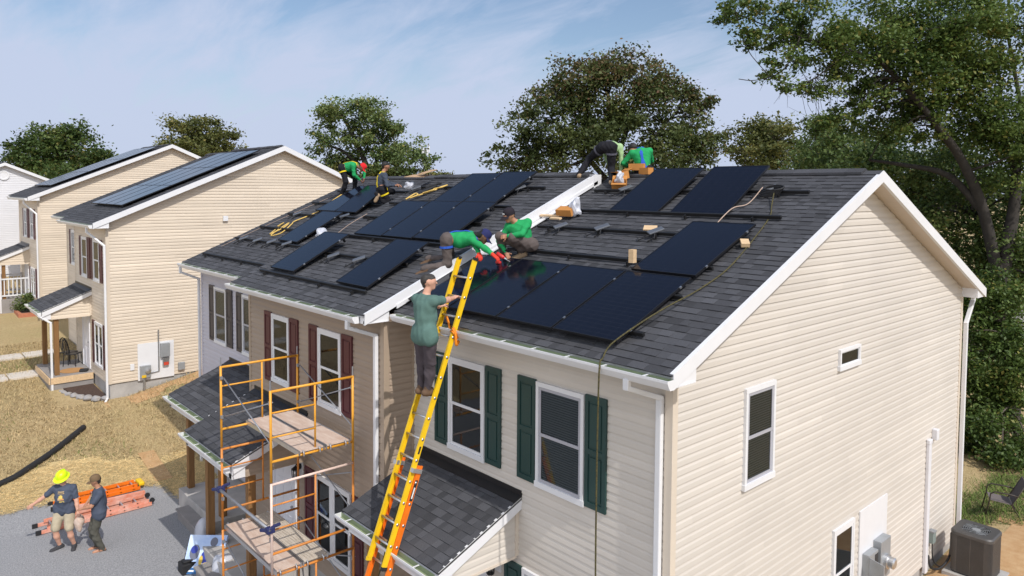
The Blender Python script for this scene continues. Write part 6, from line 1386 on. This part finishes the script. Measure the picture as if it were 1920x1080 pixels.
T3 = [(-58.08, 28.69, 9.64, 2.55, 1.33), (-59.25, 27.34, 9.11, 1.74, 1.23), (-56.52, 30.38, 9.14, 2.3, 1.53), (-55.45, 31.49, 7.98, 1.84, 1.43), (-58.49, 28.05, 7.34, 2.55, 1.23), (-59.83, 26.51, 6.71, 1.23, 1.43), (-56.75, 29.93, 6.59, 2.55, 1.43), (-54.86, 32.01, 6.09, 2.3, 1.64), (-52.11, 31.97, 4.75, 1.89, 1.69), (-55.64, 31.01, 4.3, 2.55, 1.33), (-59.41, 26.84, 4.77, 1.43, 1.02), (-59.84, 29.36, 4.86, 2.1, 0.95), (-51.24, 32.87, 3.87, 0.89, 0.79)]
T1 = [(-94.81, 10.1, 7.5, 2.79, 1.61), (-96.0, 8.68, 6.06, 2.61, 1.61), (-93.14, 11.94, 7.14, 2.79, 1.74), (-91.09, 12.57, 5.13, 3.07, 1.84), (-93.33, 10.06, 4.81, 3.68, 1.84), (-96.78, 7.72, 4.82, 1.61, 1.12), (-90.78, 14.42, 5.18, 1.36, 1.36), (-91.49, 10.49, 3.27, 4.24, 1.21)]
T2 = [(-94.07, 26.04, 9.09, 3.12, 1.8), (-92.2, 28.09, 8.76, 2.77, 1.8), (-95.16, 24.7, 7.56, 2.36, 1.53), (-90.97, 29.34, 7.18, 1.8, 1.25), (-93.28, 26.75, 6.88, 4.16, 1.53)]
A2 = [(-4.71, 16.82, 6.22), (-5.33, 15.25, 6.47), (-5.98, 14.54, 6.7), (-6.64, 13.84, 7.02), (-7.3, 13.13, 7.41)]
A3 = [(-4.17, 17.96, 5.34), (-4.32, 17.87, 6.26), (-4.7, 17.52, 7.43)]
A4 = [(-5.09, 15.81, 6.35), (-5.52, 14.67, 5.47), (-5.94, 13.88, 5.12)]
limbB = [(-2.34, 21.79, -0.76), (-2.19, 22.12, 1.38), (-2.21, 22.34, 2.63), (-2.7, 21.92, 4.24), (-3.54, 20.89, 5.03), (-3.92, 20.03, 5.25)]
B2 = [(-2.21, 22.34, 2.63), (-2.12, 22.56, 4.25), (-2.43, 22.38, 6.4), (-2.74, 22.16, 8.19)]
B3 = [(-2.7, 21.92, 4.24), (-2.67, 21.91, 5.84), (-3.04, 21.63, 7.45)]
Cc = [(-2.78, 21.16, 1.38), (-3.71, 20.67, 2.62), (-4.84, 20.04, 2.98), (-5.87, 19.51, 3.17)]
Dd = [(-7.3, 13.13, 7.41), (-6.94, 13.16, 6.33), (-6.37, 13.42, 5.51)]
Ee = [(-5.98, 14.54, 6.7), (-6.17, 13.97, 5.7), (-6.58, 13.18, 5.35), (-6.89, 12.68, 5.36)]
t3b = [(-56.54, 29.91, 3.02), (-55.72, 31.06, 6.34), (-55.28, 31.69, 8.13)]
t3c = [(-56.63, 29.84, 3.53), (-58.25, 28.19, 5.55), (-59.64, 26.69, 6.3)]
gz = lambda x, y: gh(x, y) - .1
# the big maple on the right, its limbs reaching over the gable
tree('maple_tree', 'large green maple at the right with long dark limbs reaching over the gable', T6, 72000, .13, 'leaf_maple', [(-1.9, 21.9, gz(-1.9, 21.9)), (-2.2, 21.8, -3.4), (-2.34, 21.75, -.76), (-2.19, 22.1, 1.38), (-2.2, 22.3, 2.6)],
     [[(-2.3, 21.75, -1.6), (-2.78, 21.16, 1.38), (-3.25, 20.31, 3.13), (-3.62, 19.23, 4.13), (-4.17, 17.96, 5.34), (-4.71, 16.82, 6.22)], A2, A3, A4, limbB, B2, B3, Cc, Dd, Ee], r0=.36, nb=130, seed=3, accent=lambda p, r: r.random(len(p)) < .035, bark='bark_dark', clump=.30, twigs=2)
tree('shade_tree', 'dense dark tree just behind the ridge and right gable, under the big maple', T7[:3] + [(-8.6, 27, 2.2, 2.2, 1.2)], 15000, .20, 'leaf_deep', [(-9.2, 28, gz(-9, 28)), (-9.3, 28, 0), (-9.4, 28, 2.6)], r0=.25, nb=40, seed=5, bark='bark_dark')
tree('shade_tree', 'dense dark tree beyond the gable slope, filling the view right of the peak', T7[3:8] + [(-3.6, 25.5, -1.5, 2.2, 1.5)], 34000, .15, 'leaf_deep', [(-3.4, 24.2, gz(-3, 24)), (-3.5, 24, -2), (-3.7, 23.6, 1.2)], r0=.22, nb=50, seed=6, accent=lambda p, r: r.random(len(p)) < .02, bark='bark_dark')
tree('understory_tree', 'bushy leafy tree hanging low over the grass at the back corner of the near house', T7[8:], 38000, .125, 'leaf_maple', [(-1.5, 19.6, gz(-1.5, 19.6)), (-1.6, 19.5, -4), (-1.8, 19.8, -2)], r0=.12, nb=60, seed=8, accent=lambda p, r: r.random(len(p)) < .03, bark='bark', clump=.3)
tree('round_maple', 'broad round maple with reddish-brown top behind the ridge', T4, 48000, .22, 'leaf_round', [(-22.5, 25.6, gz(-22.5, 25.6)), (-22.6, 25.7, 1.5), (-22.7, 25.7, 4), (-23, 25.6, 7.5)],
     [[(-22.6, 25.7, 2.5), (-21.5, 26.6, 4.2), (-20.4, 28, 6.2)], [(-22.6, 25.7, 2.2), (-24, 24.2, 4.5), (-25.2, 23.2, 6.2)], [(-22.7, 25.7, 3.5), (-22, 26.4, 6), (-21.6, 27, 7.8)]], r0=.34, nb=90, seed=11, accent=lambda p, r: r.random(len(p)) < np.clip((p[:, 2] - 6.2) / 6, .01, .42), bark='bark_dark', clump=.30)
tree('locust_tree', 'open-crowned locust tree with visible branching above the left roof', T3, 19000, .30, 'leaf_locust', [(-56.4, 29.7, gz(-56, 29.7)), (-56.6, 29.8, 3.3), (-57.6, 29, 6.8), (-58.6, 28.1, 9.2)], [t3b, t3c, [(-56.6, 29.8, 2.2), (-54.4, 31.9, 4.4), (-52.6, 32, 5.2)]], r0=.38, nb=80, seed=12, accent=lambda p, r: r.random(len(p)) < .03, bark='bark_dark', clump=.28, hollow=.1)
tree('round_tree', 'dark green bushy tree behind the farther sand-coloured house', T1, 16000, .42, 'leaf_deep', [(-93.5, 11, gz(-93, 11)), (-93.5, 11, 2), (-93.8, 10.6, 6)], r0=.4, nb=50, seed=13, accent=lambda p, r: r.random(len(p)) < .05)
tree('round_tree', 'olive-green tree peeking over the nearer sand-coloured roof', T2, 11000, .42, 'leaf_olive', [(-93, 27, gz(-93, 27)), (-93, 27, 4), (-93, 26.8, 8)], r0=.35, nb=50, seed=14, accent=lambda p, r: r.random(len(p)) < .05)
tree('bushy_tree', 'yellow-green tree on the horizon right of the round maple', T5[:4], 10000, .30, 'leaf_olive', [(-25.5, 48, gz(-25, 48)), (-25.5, 48, 3), (-25.2, 48.2, 6)], r0=.25, nb=40, seed=15, accent=lambda p, r: r.random(len(p)) < .06)
tree('bushy_tree', 'mid-green tree behind the ridge end, below the maple limbs', T5[4:] + [(-18.6, 43.5, 4.2, 2.6, 1.3)], 9000, .26, 'leaf_locust', [(-18.6, 43.8, gz(-18, 44)), (-18.6, 43.8, 3), (-18.4, 43.8, 6)], r0=.25, nb=40, seed=16)
for i, (b_, lb) in enumerate((([(-60.5, 27.0, 3.4, 2.2, 1.2), (-58.6, 28.2, 3.2, 2.0, 1.0)], 'low olive shrub at the foot of the locust tree, left side'), ([(-55.6, 31.2, 3.2, 2.2, 1.0), (-53.6, 32.2, 2.8, 2.0, 1.0)], 'low olive shrub behind the kneeling man, under the locust tree'), ([(-50.6, 33.4, 2.6, 1.6, .9)], 'small green shrub on the horizon by the flattened cardboard'))):
    c = b_[0]; tree('shrub', lb, b_, 4000, .30, 'leaf_olive', [(c[0], c[1], gz(c[0], c[1])), (c[0], c[1], c[2] - 2), (c[0], c[1], c[2])], r0=.12, nb=14, seed=20 + i, cat='shrub')
tree('rose_shrub', 'low flowering shrub in the brick planter below the white railing', [(-38.7, -.45, -3.75, .55, .42), (-38.2, -.1, -3.6, .42, .5)], 5000, .10, 'leaf_locust', [(-38.6, -.4, -4.25), (-38.6, -.4, -4.0), (-38.6, -.35, -3.7)], r0=.03, nb=12, seed=31, cat='shrub', accent=lambda p, r: r.random(len(p)) < .08)
# far woods along the horizon, one mass
P_ = []; rs = np.random.default_rng(44)
for px in np.linspace(-500, 2600, 260):
    d = 230 + 40 * math.sin(px * .004); q = np.array([4.806, -6.752, 0]) + d * (np.array([-.743, .667, 0]) + np.array([.668, .744, 0]) * (px - 960) / 1370)
    h_ = 4.4 + 1.5 * math.sin(px * .021) + 1.0 * math.sin(px * .057 + 1) + rs.normal(0, .8)
    k = 60; P_.append(np.stack([q[0] + rs.normal(0, 3, k), q[1] + rs.normal(0, 3, k), -5 + (h_ + 5) * rs.uniform(0, 1, k) ** .7], 1))
P_ = np.concatenate(P_); T_ = rs.uniform(0, .9, len(P_)); card_mesh('far_woods', cards(P_, 2.4, T_, rs), 4, 'leaf_far', T_, 'distant line of woods along the horizon', 'woods')
# pale house glimpsed through the trees on the right, and the two masts
ph = thing('pale_house', 'pale grey house glimpsed through the trees beyond the right gable', 'house', (0, 40, gz(0, 40)))
w_ = MB(); w_.box(-6, 4, 36, 44, -7, -.5); w_.prism([(-6, 36, -.5), (4, 36, -.5), (-1, 36, 2.0)], (0, 8, 0)); build(w_, 'wall', 'siding_white', ph)
w_ = MB(); w_.beam((-6.4, 40, -.62), (-1, 40, 2.08), 8.8, .12, up=(-.42, 0, .9)); w_.beam((4.4, 40, -.62), (-1, 40, 2.08), 8.8, .12, up=(.42, 0, .9)); build(w_, 'roof', 'shingle_dark', ph)
for x in (-4.5, -1.4, 1.7): w_ = MB(); w_.box(x, x + 1, 35.95, 36, -3, -1.6); build(w_, 'window', 'dark_room', ph)
mst = thing('street_light', 'slim white street light among the trees behind the ridge', 'street light', (-22.9, 52.6, gz(-22, 52)))
build(MB().tube([(-22.9, 52.6, gz(-22, 52)), (-22.9, 52.6, 6.8)], [.11, .07], 8), 'pole', 'trim_white', mst); build(MB().tube([(-22.9, 52.6, 5.2), (-23.35, 52.1, 5.1)], .05, 6), 'arm', 'trim_white', mst); build(MB().box(-23.7, -23.2, 51.9, 52.2, 5.0, 5.12), 'lamp_head', 'trim_white', mst)
tw = thing('cell_tower', 'thin pale lattice cell tower far off above the kneeling man', 'tower', (-201.7, 138.6, -6)); c = (-201.7, 138.6)
t_ = MB()
for q in range(3): a = q * 2.094; t_.tube([(c[0] + .9 * math.cos(a), c[1] + .9 * math.sin(a), -6), (c[0] + .35 * math.cos(a), c[1] + .35 * math.sin(a), 16)], .10, 5)
for k in range(14):
    z0, z1 = -6 + k * 1.57, -6 + (k + 1) * 1.57
    for q in range(3): a, b_ = q * 2.094, (q + 1) * 2.094; f0, f1 = lerp(.9, .35, k / 14), lerp(.9, .35, (k + 1) / 14); t_.tube([(c[0] + f0 * math.cos(a), c[1] + f0 * math.sin(a), z0), (c[0] + f1 * math.cos(b_), c[1] + f1 * math.sin(b_), z1)], .06, 4)
build(t_, 'lattice_mast', 'alu', tw)
for k in range(5): a = k * 1.257; build(MB().box(c[0] + 1.3 * math.cos(a) - .2, c[0] + 1.3 * math.cos(a) + .2, c[1] + 1.3 * math.sin(a) - .2, c[1] + 1.3 * math.sin(a) + .2, 13.6 + k % 2, 16.0 + k % 2), 'antenna', 'trim_white', tw)
